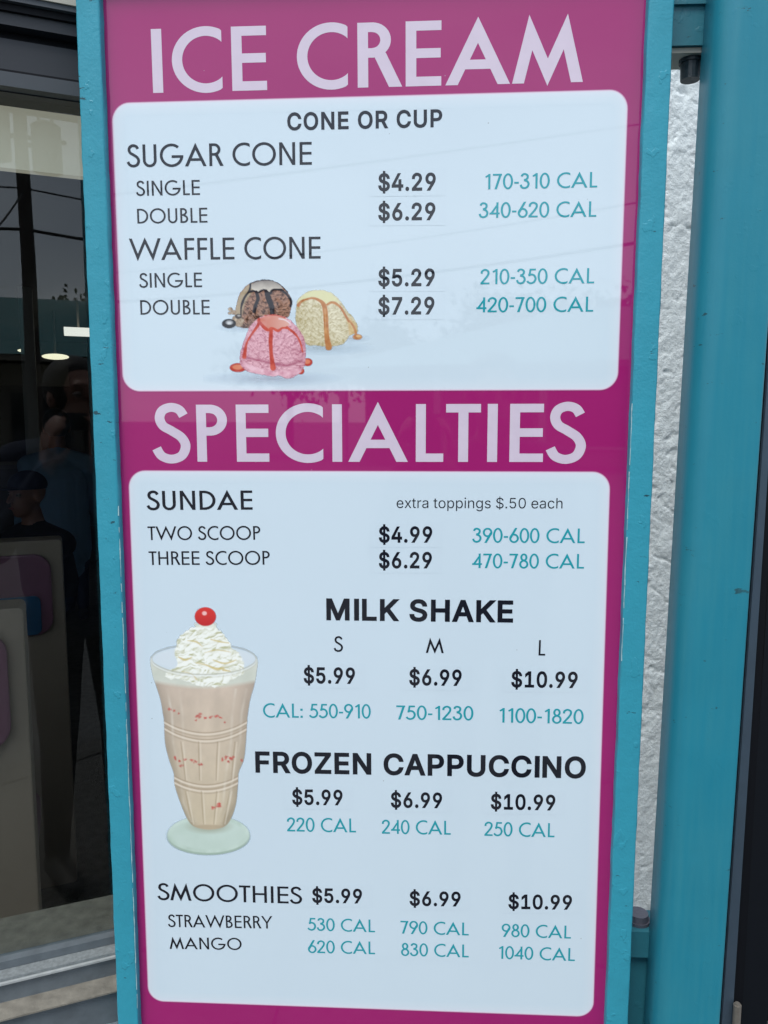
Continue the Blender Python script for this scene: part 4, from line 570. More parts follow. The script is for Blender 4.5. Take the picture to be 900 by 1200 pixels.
def shake():
    c = Canvas(125, 55, 530, 950, 2.1); X, Y = c.X, c.Y
    def mixc(a, b, t): t = np.clip(t, 0, 1)[..., None]; return lin(a)*(1-t)+lin(b)*t
    # foot of the glass
    c.over(c.ell(343, 872, 146, 64, 4), (160, 180, 165)); c.over(c.ell(343, 862, 145, 66, 4), mixc((178, 198, 184), (206, 222, 212), fbm(X, Y, 40, 2)*1.3-.15))
    c.over(c.ell(343, 862, 130, 54, 6), mixc((188, 206, 194), (200, 217, 208), fbm(X, Y, 60, 5))); c.over(c.ell(345, 835, 68, 22, 16), (160, 165, 145), .7)
    side = [(140, 245), (146, 300), (160, 345), (174, 390), (183, 440), (187, 470), (190, 540), (204, 600), (221, 650), (224, 690), (244, 752), (270, 812), (295, 836), (345, 846), (398, 836), (424, 805), (441, 752), (447, 690), (450, 645), (468, 600), (475, 540), (479, 470), (482, 440), (490, 390), (504, 340), (512, 295), (514, 245), (470, 270), (327, 290), (180, 270)]
    hw = np.interp(Y[:, 0], [245, 345, 440, 540, 650, 752, 840], [187, 172, 149, 143, 114, 98, 50])[:, None]
    ed = np.clip(np.abs(X-(334+(Y-250)*.012))/hw, 0, 1)
    m = c.poly(side)
    col = mixc((206, 189, 172), (202, 188, 162), (Y-330)/480); col = col*(1-.34*ed[..., None]**4)*(0.88+.24*fbm(X, Y*.6, 34, 8)[..., None])
    c.over(m, col)
    # glass wall above the drink, the froth line, the rim
    c.over(np.minimum(m, (322+24*np.cos((X-327)/187*1.5)-Y)/16+.5), mixc((198, 205, 192), (218, 222, 210), fbm(X, Y, 30, 14)), .9)
    c.over(c.ell(327, 248, 187, 50, 3), (208, 220, 226)); c.over(c.ell(327, 246, 176, 41, 4), (212, 222, 228))
    # whipped cream: ridged swirls with yellowish folds
    o = [(298, 132), (340, 118), (372, 134), (412, 178), (425, 205), (452, 232), (470, 268), (462, 300), (420, 322), (395, 338), (345, 342), (290, 334), (240, 318), (212, 318), (190, 300), (205, 285), (236, 268), (225, 225), (238, 172), (262, 150)]
    mm = c.poly(o, 5)+ (fbm(X, Y, 14, 44)-.5)*3
    wx = (fbm(X, Y, 70, 50)-.5)*60; wy = (fbm(X, Y, 70, 60)-.5)*60
    fold = np.abs(2*fbm(X+wx, (Y+wy)*1.7, 52, 70, 3)-1); f2 = fbm(X+wx, Y*1.5+wy, 24, 80, 3)
    Hc = fold*9+f2*5; gy, gx = np.gradient(Hc); base = mixc((188, 188, 150), (244, 246, 238), np.clip(.62+np.clip(fold*2.4, 0, .25)+(gx*.5+gy)*.8, 0, 1.05))
    c.over(mm, base)
    for P, w_ in (([(238, 240), (262, 250), (285, 240)], [3, 7, 3]), ([(270, 182), (300, 186), (322, 204)], [2, 6, 3]), ([(300, 260), (335, 268), (372, 282), (400, 276)], [3, 5, 9, 3]), ([(352, 178), (385, 186), (415, 190)], [2, 5, 3]),
                  ([(360, 250), (400, 262), (440, 250)], [2, 6, 2]), ([(250, 290), (285, 300), (300, 318)], [2, 4, 6]), ([(330, 225), (370, 215), (420, 222)], [2, 4, 2]), ([(395, 285), (420, 290)], [8, 3])):
        c.over(np.minimum(c.stroke(P, w_, 4, 3), mm), (206, 186, 118), .85); c.over(np.minimum(c.stroke([(x, y+9) for x, y in P], 8, 8), mm), (244, 245, 238), .7)
    # front of the rim
    for yy, w_, cc, al in ((0, 4, (176, 178, 165), .8), (5, 4, (232, 236, 232), .7), (10, 3, (190, 190, 176), .5)):
        c.over(c.stroke([(142, 240+yy), (152, 262+yy), (200, 285+yy), (260, 297+yy), (327, 301+yy), (395, 297+yy), (455, 285+yy), (502, 262+yy), (512, 240+yy)], w_, 4), cc, al)
    c.over(c.stroke([(142, 242), (160, 222), (200, 207), (232, 202)], 5, 4), (186, 190, 180), .8); c.over(c.stroke([(428, 202), (470, 212), (500, 228), (512, 244)], 5, 4), (186, 190, 180), .8)
    # moulded rings and flutes
    def ring(yl, xl, xr, sag, w_, cc, al): 
        c.over(np.minimum(c.stroke([(xl, yl), (xl+(xr-xl)*.15, yl+sag*.52), (xl+(xr-xl)*.33, yl+sag*.88), ((xl+xr)/2, yl+sag), (xl+(xr-xl)*.67, yl+sag*.88), (xl+(xr-xl)*.85, yl+sag*.52), (xr, yl)], w_, 4), m), cc, al)
    for y0, xl, xr, sg in ((462, 184, 482, 44), (486, 188, 480, 44), (657, 221, 450, 32), (676, 224, 448, 30)):
        ring(y0, xl, xr, sg, 4, (166, 146, 124), .8); ring(y0+6, xl, xr, sg, 6, (226, 214, 196), .8); ring(y0+13, xl, xr, sg, 4, (168, 150, 128), .6)
    for x0, x1 in ((246, 262), (308, 312), (375, 370), (436, 424)):
        c.over(c.stroke([(x0, 538), ((x0+x1)/2, 600), (x1, 672)], [3, 5, 3], 4), (168, 148, 124), .7); c.over(c.stroke([(x0+7, 540), ((x0+x1)/2+6, 600), (x1+5, 672)], [3, 5, 3], 5), (226, 215, 196), .6)
    for x0, x1 in ((262, 286), (318, 326), (372, 362), (418, 396)):
        c.over(c.stroke([(x0, 712), ((x0+x1)/2, 770), (x1, 826)], [3, 5, 3], 4), (168, 150, 124), .7); c.over(c.stroke([(x0+7, 714), ((x0+x1)/2+6, 770), (x1+5, 826)], [3, 5, 3], 5), (224, 214, 194), .6)
    c.over(np.minimum(c.ell(340, 838, 60, 9, 5), m), (176, 158, 132), .7)
    for xs_, al in ((-.80, .35), (-.55, .16), (.62, .30), (.84, .22)):
        c.over(np.minimum(m, 1-np.abs(X-334-hw*xs_)/7)*(Y > 350)*(Y < 820)*np.clip(fbm(X, Y, 60, 91)*2-.4, 0, 1), (238, 234, 222), al)
    # fruit specks
    r = np.random.default_rng(5)
    for x, y, s in ((208, 424, 5), (222, 430, 4), (240, 438, 3), (314, 447, 9), (330, 452, 5), (352, 451, 5), (372, 448, 6), (384, 453, 4), (226, 594, 6), (240, 604, 5), (262, 601, 4), (282, 603, 5), (298, 606, 5), (246, 622, 5), (312, 617, 6), (392, 598, 6), (406, 590, 5), (420, 598, 7), (412, 606, 5), (430, 590, 4), (376, 764, 8), (362, 770, 6), (384, 757, 5), (458, 604, 4), (300, 462, 3), (402, 470, 3)):
        for k in range(4):
            dx, dy = r.normal(0, s*.7, 2); c.over(c.ell(x+dx, y+dy*.6, s*.7, s*.45, 4, r.random()*3), (190+r.integers(-15, 15), 84, 78), .75)
    # cherry
    c.over(c.ell(332, 97, 38, 33, 3), mixc((214, 62, 56), (182, 36, 44), (Y-80)/60)); c.over(c.poly([(296, 118), (332, 130), (368, 118), (366, 134), (300, 134)]), (224, 226, 212), .8)
    c.over(c.ell(333, 100, 36, 31, 3), mixc((212, 58, 54), (186, 40, 46), (Y-80)/60)); c.over(c.ell(329, 86, 8, 7, 4), (242, 190, 186))
    return c
shake().build('milkshake_picture', lambda x, y: (130+x/3, 690+y/3), P2, -.00027, 'printed picture of a milk shake in a fluted glass with cream and a cherry')

# ---------------------------------------------------------------- steel frame of the sign
def wobbly_bar(x0, x1, y0, y1, z0, z1, amp=.0007, step=.012, horiz=False):
    """a painted flat bar whose edges carry uneven thick paint"""
    bm = bmesh.new(); prof = []
    r = .0022
    for cx_, cy_, a0 in ((x1-r, y1-r, 0), (x0+r, y1-r, 90), (x0+r, y0+r, 180), (x1-r, y0+r, 270)):
        for k in range(4): a = rad(a0+k*30); prof.append((cx_+r*math.cos(a), cy_+r*math.sin(a)))
    n = int((z1-z0)/step)+1; rows = []
    for i in range(n+1):
        z = z0+(z1-z0)*i/n; row = []
        for k, (x, y) in enumerate(prof):
            s = amp*(math.sin(z*61+k)*.3+math.sin(z*143+k*1.3)*.25) + random.uniform(-.3, .3)*amp
            row.append(bm.verts.new((x+s, y+s*.4, z)))
        rows.append(row)
    m = len(prof)
    for i in range(n):
        for k in range(m): bm.faces.new((rows[i][k], rows[i][(k+1) % m], rows[i+1][(k+1) % m], rows[i+1][k]))
    bm.faces.new(rows[0][::-1]); bm.faces.new(rows[-1]); return bm
FY = -.011
xl0 = np.mean([at(*p, FY).x for p in ((89, 0), (115, 600), (135, 1200))]); xl1 = np.mean([at(*p, FY).x for p in ((117.4, 0), (140, 600), (159.8, 1200))])
xr0 = np.mean([at(*p, FY).x for p in ((760, 0), (736, 600), (710, 1200))]); xr1 = np.mean([at(*p, FY).x for p in ((791.8, 0), (762.4, 600), (736, 1200))])
st = part('stile', wobbly_bar(xl0, xl1, FY, .033, ZB-.02, ZT+.02), M['teal'], board, smooth=True, label='left stile of the frame')
part('stile', wobbly_bar(xr0, xr1, FY, .033, ZB-.02, ZT+.02), M['teal'], board, smooth=True, label='right stile of the frame')
part('rail', bx(xl1+.001, xr0-.001, FY, .033, ZT-.012, ZT+.018), M['teal'], board, bevel=.002)
part('rail', bx(xl1+.001, xr0-.001, FY, .033, ZB-.018, ZB+.012), M['teal'], board, bevel=.002)

M['bead'] = mat('pale_chipped_edge_glint', (.40, .58, .60), .5, var=.4, vscale=80)  # pale colour paints the light caught along the chipped stile edges
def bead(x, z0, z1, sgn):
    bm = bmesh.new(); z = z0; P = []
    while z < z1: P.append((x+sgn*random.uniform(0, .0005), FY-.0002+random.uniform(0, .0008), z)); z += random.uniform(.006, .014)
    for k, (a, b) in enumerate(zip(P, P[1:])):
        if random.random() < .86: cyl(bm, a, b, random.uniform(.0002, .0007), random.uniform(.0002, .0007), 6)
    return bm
part('edge_glint_bead', bead(xl1-.0004, .75, 1.40, 1), M['bead'], board); part('edge_glint_bead', bead(xr0+.0006, 1.22, 1.52, -1), M['bead'], board)

# brackets with bolts that tie the frame to the column
def hexbolt(c, up, r, h):
    bm = bmesh.new(); c = Vector(c); n = Vector((0, 0, 1 if up else -1))
    cyl(bm, c, c+n*.004, r*1.15, r*1.15, 20); cyl(bm, c+n*.0041, c+n*h, r, r*.93, 18); return bm
BY = .03
zt = at(812, 53, BY).z; zt2 = at(812, 66, BY+.02).z
b1 = part('bracket', bx(xr1-.002, .695, BY, BY+.05, zt, zt+.05), M['teal_dark'], board, bevel=.003, label='upper bracket')
part('bracket_cap', bx(xr1-.002, .695, BY-.004, BY+.01, zt+.0412, zt+.12), M['teal_dark'], b1, bevel=.002)
part('washer_plate', bx(xr1-.001, .69, BY+.004, BY+.046, zt-.006, zt-.0005), M['soffit'], b1, bevel=.001)
pb = at(811, 58, BY+.02); part('bolt', hexbolt((pb.x, BY+.022, zt-.006), False, .0115, .022), M['blackbolt'], b1, bevel=.001)
zb = at(750, 1092, BY).z; zb2 = at(750, 1122, BY).z
b2 = part('bracket', bx(xr1-.002, .69, BY, BY+.045, zb2, zb), M['teal_dark'], board, bevel=.0025, label='lower bracket')
pb = at(748, 1082, BY+.02); part('bolt', hexbolt((pb.x, BY+.022, zb), True, .0135, .012), M['steel'], b2, bevel=.001)
part('foot_plate', bx(xr1-.001, .69, BY+.012, BY+.02, zb2-.3, zb2-.002), M['teal_dark'], board, bevel=.001)
part('foot_plate', bx(-.1, xl0+.004, BY+.02, BY+.045, ZB-.01, ZB+.02), M['teal_dark'], board) if False else None

# ---------------------------------------------------------------- the teal column
KY = -.025
cl = [at(834, 0, KY+.03), at(761, 1200, KY+.03)]; cr2 = [at(899, 410, KY), at(844, 1200, KY)]
def lx(P, z): a, b = P; return a.x+(b.x-a.x)*(z-a.z)/(b.z-a.z)
def column_bm():
    bm = bmesh.new(); rows = []
    zs = [0, .4, .7]+[.75+i*.05 for i in range(26)]+[2.2, 3.0]
    for z in zs:
        x0, x1 = lx(cl, z), lx(cr2, z); w_ = x1-x0; r = min(.032, w_*.36); D = .075; pr = []
        for k in range(13): a = rad(180+90*k/12); pr.append((x0+r+r*math.cos(a), KY+r+r*math.sin(a)))
        for k in range(3): pr.append((x0+r+(w_-r-.003)*(k+1)/3.2, KY))
        for k in range(4): a = rad(270+30*k); pr.append((x1-.003+.003*math.cos(a), KY+.003+.003*math.sin(a)))
        pr += [(x1, KY+D*.5), (x1, KY+D), (x0+r, KY+D)]
        for k in range(4): a = rad(100+20*k); pr.append((x0+r+r*math.cos(a), KY+D-r+r*math.sin(a)))
        rows.append([bm.verts.new((x, y, z)) for x, y in pr])
    m = len(rows[0])
    for i in range(len(rows)-1):
        for k in range(m): bm.faces.new((rows[i][k], rows[i][(k+1) % m], rows[i+1][(k+1) % m], rows[i+1][k]))
    bm.faces.new(rows[0][::-1]); bm.faces.new(rows[-1]); return bm
col = empty('column', (.72, .02, 0), 'smooth teal painted steel column standing right of the menu sign', 'column')
part('shaft', column_bm(), M['teal_col'], col, smooth=True)
def streaks(m):
    n = m.node_tree.nodes; l = m.node_tree.links; b = n['Principled BSDF']; t = n.new('ShaderNodeTexCoord'); mp = n.new('ShaderNodeMapping'); mp.inputs['Scale'].default_value = (1, 1, .06)
    a = n.new('ShaderNodeTexNoise'); a.inputs['Scale'].default_value = 160; a.inputs['Detail'].default_value = 4; l.new(t.outputs['Object'], mp.inputs[0]); l.new(mp.outputs[0], a.inputs['Vector'])
    d = n.new('ShaderNodeTexNoise'); d.inputs['Scale'].default_value = 6; d.inputs['Detail'].default_value = 6; l.new(t.outputs['Object'], d.inputs['Vector'])
    f = n.new('ShaderNodeMath'); f.operation = 'MULTIPLY'; l.new(a.outputs['Fac'], f.inputs[0]); l.new(d.outputs['Fac'], f.inputs[1])
    r = n.new('ShaderNodeMapRange'); r.inputs['From Min'].default_value = .12; r.inputs['From Max'].default_value = .42; r.inputs['To Min'].default_value = 0; r.inputs['To Max'].default_value = .55; l.new(f.outputs[0], r.inputs[0])
    src = b.inputs['Base Color'].links[0].from_socket; mm = n.new('ShaderNodeMixRGB'); mm.inputs[2].default_value = (.04, .25, .315, 1); l.new(src, mm.inputs[1]); l.new(r.outputs[0], mm.inputs[0]); l.new(mm.outputs[0], b.inputs['Base Color'])
    q = n.new('ShaderNodeMapRange'); q.inputs['To Min'].default_value = .28; q.inputs['To Max'].default_value = .52; l.new(d.outputs['Fac'], q.inputs[0]); l.new(q.outputs[0], b.inputs['Roughness'])
streaks(M['teal_col'])
part('base_plate', bx(.60, .80, -.08, .10, .004, .016), M['teal_dark'], col, bevel=.002)

# ---------------------------------------------------------------- stucco wall behind
SY = .40
def stucco_mat():
    m = mat('white_stucco', (.80, .865, .87), .85, var=.05, vscale=12)
    n = m.node_tree.nodes; l = m.node_tree.links; b = n['Principled BSDF']; t = n.new('ShaderNodeTexCoord')
    a = n.new('ShaderNodeTexNoise'); a.inputs['Scale'].default_value = 150; a.inputs['Detail'].default_value = 6; a.inputs['Roughness'].default_value = .65
    l.new(t.outputs['Object'], a.inputs['Vector'])
    bb = n.new('ShaderNodeBump'); bb.inputs['Strength'].default_value = .9; bb.inputs['Distance'].default_value = .004
    l.new(a.outputs['Fac'], bb.inputs['Height']); l.new(bb.outputs[0], b.inputs['Normal']); return m
M['stucco'] = stucco_mat()
SV = .6
wall = empty('stucco_wall', (*win(1.4, SV, 0).xy, 0), 'rough white stucco wall seen in the gap between menu sign and column', 'wall')
def stucco(x0, x1, z0, z1, step):
    xs = np.arange(x0, x1+step/2, step); zs = np.arange(z0, z1+step/2, step); X, Z = np.meshgrid(xs, zs)
    A_, B_2 = X*500, Z*500
    wx = (fbm(A_, B_2, 60, 90)-.5)*36
    n1 = fbm(A_+wx, B_2-wx, 34, 21, 5)
    rg = lambda s_, sd_: np.abs(2*fbm((A_*1.0+wx), (B_2+A_*.7+wx*.6), s_, sd_, 4)-1)
    amt = np.clip((fbm(A_, B_2, 130, 11, 2)-.42)*5, 0, 1)
    crack = np.clip(1-rg(75, 31)/.075, 0, 1)*amt + .5*np.clip(1-rg(26, 51)/.12, 0, 1)*np.clip(amt+.25, 0, 1)
    pit = np.clip(fbm(A_, B_2, 11, 71, 2)-.68, 0, 1)*6
    Hh = (n1-.5)*.0065 - crack*.0034 + (fbm(A_, B_2, 7, 61, 3)-.5)*.0042 - pit*.003
    me = bpy.data.meshes.new('plaster'); ny, nx = X.shape
    base = np.array(W0)[None, None]+X[..., None]*np.array(WD)+(SV-Hh)[..., None]*np.array(WN); base[..., 2] = Z
    pts = base.reshape(-1, 3)-np.array(wall.location)
    I = np.arange(ny*nx).reshape(ny, nx); q = np.stack([I[:-1, :-1], I[:-1, 1:], I[1:, 1:], I[1:, :-1]], -1).reshape(-1, 4)
    me.from_pydata(pts.tolist(), [], q.tolist()); return link('plaster', me, M['stucco'], wall, smooth=True)
SZ0, SZ1 = -.1, 2.6
stucco(1.12, 2.02, SZ0, SZ1, .0033)
part('wall_core', bx(.461, 4.4, SV+.012, SV+.10, 0, 3.1, fn=win), M['stucco'], wall)
for a in ((.461, 1.1195, -.2, 3.1), (2.0205, 4.4, -.2, 3.1), (1.12, 2.02, -.2, SZ0-.001), (1.12, 2.02, SZ1+.002, 3.1)): part('plaster', bx(a[0], a[1], SV, SV+.0115, a[2], a[3], fn=win), M['stucco'], wall)
part('return_wall', bx(.192, .46, -.01, 11.5, -.2, 3.1, fn=win), M['stucco'], wall)

# ---------------------------------------------------------------- dark door at the right
DY = .0
DB = .78
door = empty('dark_glass_door', (1.9, DB+.1, 0), 'dark tinted glass door at the right edge with slim blue grey metal jamb', 'door')
def strip(xa, xb, Y, depth, m, name, z0=.0, z1=2.4, bev=.001, smooth=False):
    # xa, xb: picture columns at rows 600 and 1200 -> a leaning narrow strip like the column's edge
    P = []
    for z in (z0, z1):
        e = []
        for (p6, p12) in (xa, xb):
            A, B = at(p6, 600, Y), at(p12, 1200, Y); e.append(A.x+(B.x-A.x)*(z-A.z)/(B.z-A.z))
        P += [Vector((e[0], Y, z)), Vector((e[1], Y, z)), Vector((e[1], Y+depth, z)), Vector((e[0], Y+depth, z))]
    bm = bmesh.new(); box_pts(bm, P); return part(name, bm, m, door, bevel=bev)
strip((880, 838), (892, 850), DB+.05, .03, M['black'], 'gasket')
strip((888.5, 846), (897, 858), DB+.04, .05, M['alu'], 'jamb', bev=.003)
strip((897.5, 858.5), (904, 869), DB+.055, .02, M['black'], 'gasket')
gx = at(869, 1200, DB+.06).x
part('door_stile', bx(gx-.004, gx+.06, DB+.06, DB+.10, .05, 2.35), M['doorblack'], door, bevel=.002)
part('pane', bx(gx+.0605, gx+.9, DB+.075, DB+.082, .05, 2.35), M['darkglass'], door)
HY = DB+.03; hp = at(864, 1181, HY); h_ = part('hinge', cyl(cyl(bmesh.new(), (hp.x, HY, hp.z-.09), (hp.x, HY, hp.z+.008), .009, n=20), (hp.x, HY, hp.z+.0081), (hp.x, HY, hp.z+.012), .006, n=16), M['brass'], door, bevel=.0008)

# ---------------------------------------------------------------- the slanted shop window at the left
shop = empty('shop_window', (*win(0, 0, 0).xy, 0), 'dark shop window left of the sign reflecting a utility pole', 'window')
def wb(name, u0, u1, v0, v1, z0, z1, m, parent=None, bevel=.0, label=None): return part(name, bx(u0, u1, v0, v1, z0, z1, fn=win), m, parent or shop, bevel=bevel, label=label)
U0, U1 = -3.6, .14
zz = lambda py, v=0.0: onwin(0, py, v)[1]
ZG0, ZG1 = zz(1128), zz(100)
wb('pane', U0, U1, 0, .004, ZG0, ZG1, M['glass'])
# head of the frame: stepped dark rails
wb('head_rail', U0, U1, -.014, .05, zz(107, -.014), zz(100, -.014), M['darkframe'], bevel=.001)
wb('head_rail', U0, U1, -.030, .05, zz(100, -.030)+.0005, zz(82.5, -.030), M['slate'], bevel=.002)
wb('head_rail', U0, U1, -.022, .05, zz(82.5, -.030)+.001, zz(80, -.022), M['black'])
wb('head_rail', U0, U1, -.020, .05, zz(80, -.022)+.0005, zz(44, -.020), M['darkframe'], bevel=.001)
wb('head_rail', U0, U1, -.012, .05, zz(44, -.020)+.0005, zz(28, -.03), M['black'])
wb('head_rail', U0, U1, -.030, .05, zz(28, -.03)+.0005, zz(13, -.03), M['darkframe'], bevel=.002)
wb('head_rail', U0, U1, -.034, .05, zz(13, -.03)+.0005, zz(2, -.034), M['black'])
wb('head_rail', U0, U1, -.040, .05, zz(2, -.034)+.0005, zz(-8, -.04), M['slate'], bevel=.002)
wb('fascia', U0, U1, -.042, .05, zz(-8, -.04)+.0005, 3.1, M['soffit'])
# sill
wb('inner_sill', U0, U1, .006, .12, zz(1128, .006)-.03, zz(1112, .03)-.012, M['ledge'], bevel=.002)
wb('glazing_bead', U0, U1, -.012, .0055, zz(1137, -.012), zz(1128, -.012), M['sillblue'], bevel=.001)
wb('sill_rail', U0, U1, -.030, .0055, zz(1151, -.03), zz(1137, -.012)-.0005, M['sillgrey'], bevel=.003)
wb('sill_rail', U0, U1, -.034, .0055, zz(1156, -.034), zz(1151, -.03)-.0005, M['silllight'], bevel=.0015)
wb('flashing', U0, U1, -.028, .0055, zz(1177, -.028), zz(1156, -.034)-.0005, M['sillblue'], bevel=.001)
wb('ledge', U0, U1, -.060, .0055, zz(1196, -.060), zz(1177, -.028)-.0005, M['ledge'], bevel=.003)
wb('ledge', U0, U1, -.052, .0055, zz(1196, -.060)-.05, zz(1196, -.060)-.0005, M['sillblue'], bevel=.003)
wb('apron_wall', U0, U1, -.02, .0055, 0, zz(1196, -.060)-.051, M['stucco'])
wb('jamb', U1+.0005, U1+.05, -.03, .08, 0, 3.1, M['darkframe'])
wb('jamb', U0-.05, U0-.0005, -.03, .08, 0, 3.1, M['darkframe'])

# cream board hung just inside the glass
zc0, zc1 = onwin(0, 196, .03)[1], onwin(0, 119.5, .03)[1]
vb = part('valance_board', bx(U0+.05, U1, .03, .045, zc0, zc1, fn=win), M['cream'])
tag(vb, 'cream valance board, given a soft glow, hanging behind the top of the shop window', 'valance')

# ---------------------------------------------------------------- room behind the window
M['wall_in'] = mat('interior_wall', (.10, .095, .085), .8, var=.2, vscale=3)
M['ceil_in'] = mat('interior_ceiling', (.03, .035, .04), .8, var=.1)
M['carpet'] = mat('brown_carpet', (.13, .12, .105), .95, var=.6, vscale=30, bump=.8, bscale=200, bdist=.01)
M['boothcream'] = mat('cream_laminate', (.33, .26, .20), .45, var=.05)
M['boothpink'] = mat('pink_vinyl', (.22, .09, .14), .4, var=.08, bump=.1, bscale=40)
M['boothblue'] = mat('blue_vinyl', (.01, .09, .20), .4, var=.08)
M['lamp'] = mat('lit_lamp_glass', (.8, .78, .6), .4, emit=(1, .93, .66), estr=.75)
M['tube'] = mat('lit_tube_panel', (.8, .8, .75), .4, emit=(1, .97, .88), estr=.62)
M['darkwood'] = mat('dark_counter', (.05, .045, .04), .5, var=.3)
M['white_in'] = mat('painted_post', (.34, .35, .34), .6)
def room(name, *a, m): o = part(name, bx(*a, fn=win), m); o['kind'] = 'structure'; return o
RV = 11.5
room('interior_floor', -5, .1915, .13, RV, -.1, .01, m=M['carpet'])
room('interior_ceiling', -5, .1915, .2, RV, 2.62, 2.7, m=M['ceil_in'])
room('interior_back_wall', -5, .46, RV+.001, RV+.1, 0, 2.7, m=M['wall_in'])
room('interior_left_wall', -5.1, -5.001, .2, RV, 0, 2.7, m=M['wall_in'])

def toroom(P): return Vector(((P-W0).dot(WD), (P-W0).dot(WN), P.z))
def rounded_plate(u0, u1, z0, z1, v0, v1, r, corners=(1, 1, 1, 1), n=8):
    bm = bmesh.new(); pr = []
    for (cu, cz, a0, f) in ((u1-r, z1-r, 0, corners[0]), (u0+r, z1-r, 90, corners[1]), (u0+r, z0+r, 180, corners[2]), (u1-r, z0+r, 270, corners[3])):
        for k in range(n+1): a = rad(a0+90*k/n); pr.append((cu+r*math.cos(a), cz+r*math.sin(a)))
    A = [bm.verts.new(win(u, v0, z)) for u, z in pr]; B = [bm.verts.new(win(u, v1, z)) for u, z in pr]; m = len(pr)
    bm.faces.new(A); bm.faces.new(B[::-1])
    for k in range(m): bm.faces.new((A[k], B[k], B[(k+1) % m], A[(k+1) % m]))
    bmesh.ops.recalc_face_normals(bm, faces=bm.faces); return bm
def booth(px, py, dist, label, wdt=1.25):
    """bench whose back faces the window; (px, py) is the top right corner of its back"""
    c = toroom(inside(px, py, dist)); u1, v, zt = c; rt = empty('booth_bench', win(u1-wdt/2, v+.3, .01), label, 'booth bench', 'booth benches inside the shop')
    part('bench_back', rounded_plate(u1-wdt, u1, .012, zt, v, v+.09, .012), M['boothcream'], rt, bevel=.004)
    part('outer_pad', rounded_plate(u1-wdt+.09, u1-.033, zt-.29, zt-.04, v-.018, v-.0005, .05), M['boothpink'], rt, bevel=.006)
    part('blue_band', rounded_plate(u1-wdt+.1, u1-.066, zt-.285, zt-.165, v-.026, v-.0185, .02), M['boothblue'], rt, bevel=.002)
    part('inner_pad', rounded_plate(u1-wdt+.06, u1-.04, .45, zt-.05, v+.0905, v+.15, .06), M['boothpink'], rt, bevel=.01)
    part('seat', rounded_plate(u1-wdt+.04, u1-.02, .36, .46, v+.151, v+.58, .03), M['boothpink'], rt, bevel=.015)
    part('plinth', bx(u1-wdt+.06, u1-.05, v+.12, v+.5, .012, .358, fn=win), M['boothcream'], rt)
booth(72, 632, 2.55, 'cream booth bench with pink pad in front of the person in a cap')
booth(27, 712, 1.75, 'nearest cream booth bench at the left edge, close behind the glass', 1.2)
# lamps, posts, counter
def flat_lamp(px, py, dist, rx, label, name='ceiling_lamp'):
    p = inside(px, py, dist); bm = bmesh.new()
    bmesh.ops.create_uvsphere(bm, u_segments=24, v_segments=10, radius=1); bmesh.ops.scale(bm, vec=(rx, rx, rx*.22), verts=bm.verts)
    bmesh.ops.translate(bm, vec=p, verts=bm.verts)
    r = empty(name, (p.x, p.y, p.z+.05), label, 'lamp', 'lamps on the shop ceiling')
    part('shade', bm, M['lamp'], r, smooth=True); part('mount', cyl(bmesh.new(), p+Vector((0, 0, rx*.15)), (p.x, p.y, 2.619), .012, n=10), M['darkwood'], r)
flat_lamp(65, 418, 9.0, .135, 'oval lit ceiling lamp beside the reflected pole')
flat_lamp(31, 411, 10.5, .10, 'smaller lit ceiling lamp behind the reflected pole')
p = toroom(inside(92, 389, 8.2)); lt = empty('tube_light', win(p.x, p.y, p.z), 'bright rectangular tube light on the shop ceiling', 'light')
part('diffuser', bx(p.x-.13, p.x+.7, p.y-.12, p.y+.12, p.z-.03, p.z+.03, fn=win), M['tube'], lt, bevel=.006); part('rod', bx(p.x-.01, p.x+.01, p.y-.01, p.y+.01, p.z+.031, 2.619, fn=win), M['boothcream'], lt)
p = toroom(inside(36, 470, 7.5)); tag(part('interior_post', bx(p.x-.055, p.x+.055, p.y-.06, p.y+.06, .011, 2.619, fn=win), M['white_in'], bevel=.008), 'square white painted post inside the shop', 'post')
cn = toroom(inside(70, 540, 8.5)); ct = empty('service_counter', win(cn.x, cn.y+.4, .011), 'dark service counter at the back of the shop', 'counter')
part('counter_body', bx(cn.x-2.4, cn.x+1.2, cn.y, cn.y+.6, .012, 1.0, fn=win), M['darkwood'], ct, bevel=.01); part('counter_top', bx(cn.x-2.45, cn.x+1.25, cn.y-.05, cn.y+.65, 1.001, 1.04, fn=win), M['wall_in'], ct, bevel=.006)
for k in range(5):
    u = cn.x-1.5+k*.42; z = 1.041
    bm = bmesh.new(); c0 = win(u, cn.y+.3, z); cyl(bm, c0, c0+Vector((0, 0, .28+.05*(k % 3))), .07, .06, 16)
    tag(part('canister', bm, M['white_in'] if k % 2 else M['wall_in'], bevel=.006), ['first', 'second', 'third', 'fourth', 'fifth'][k]+' canister from the left on the shop counter', 'canister', 'canisters on the shop counter')
bh = toroom(inside(58, 440, 9.6)); tag(part('bulkhead_panel', bx(bh.x-.9, bh.x+.2, bh.y, bh.y+.1, bh.z-.12, bh.z+.12, fn=win), M['wall_in'], bevel=.004), 'dull brown bulkhead panel above the shop counter', 'panel')

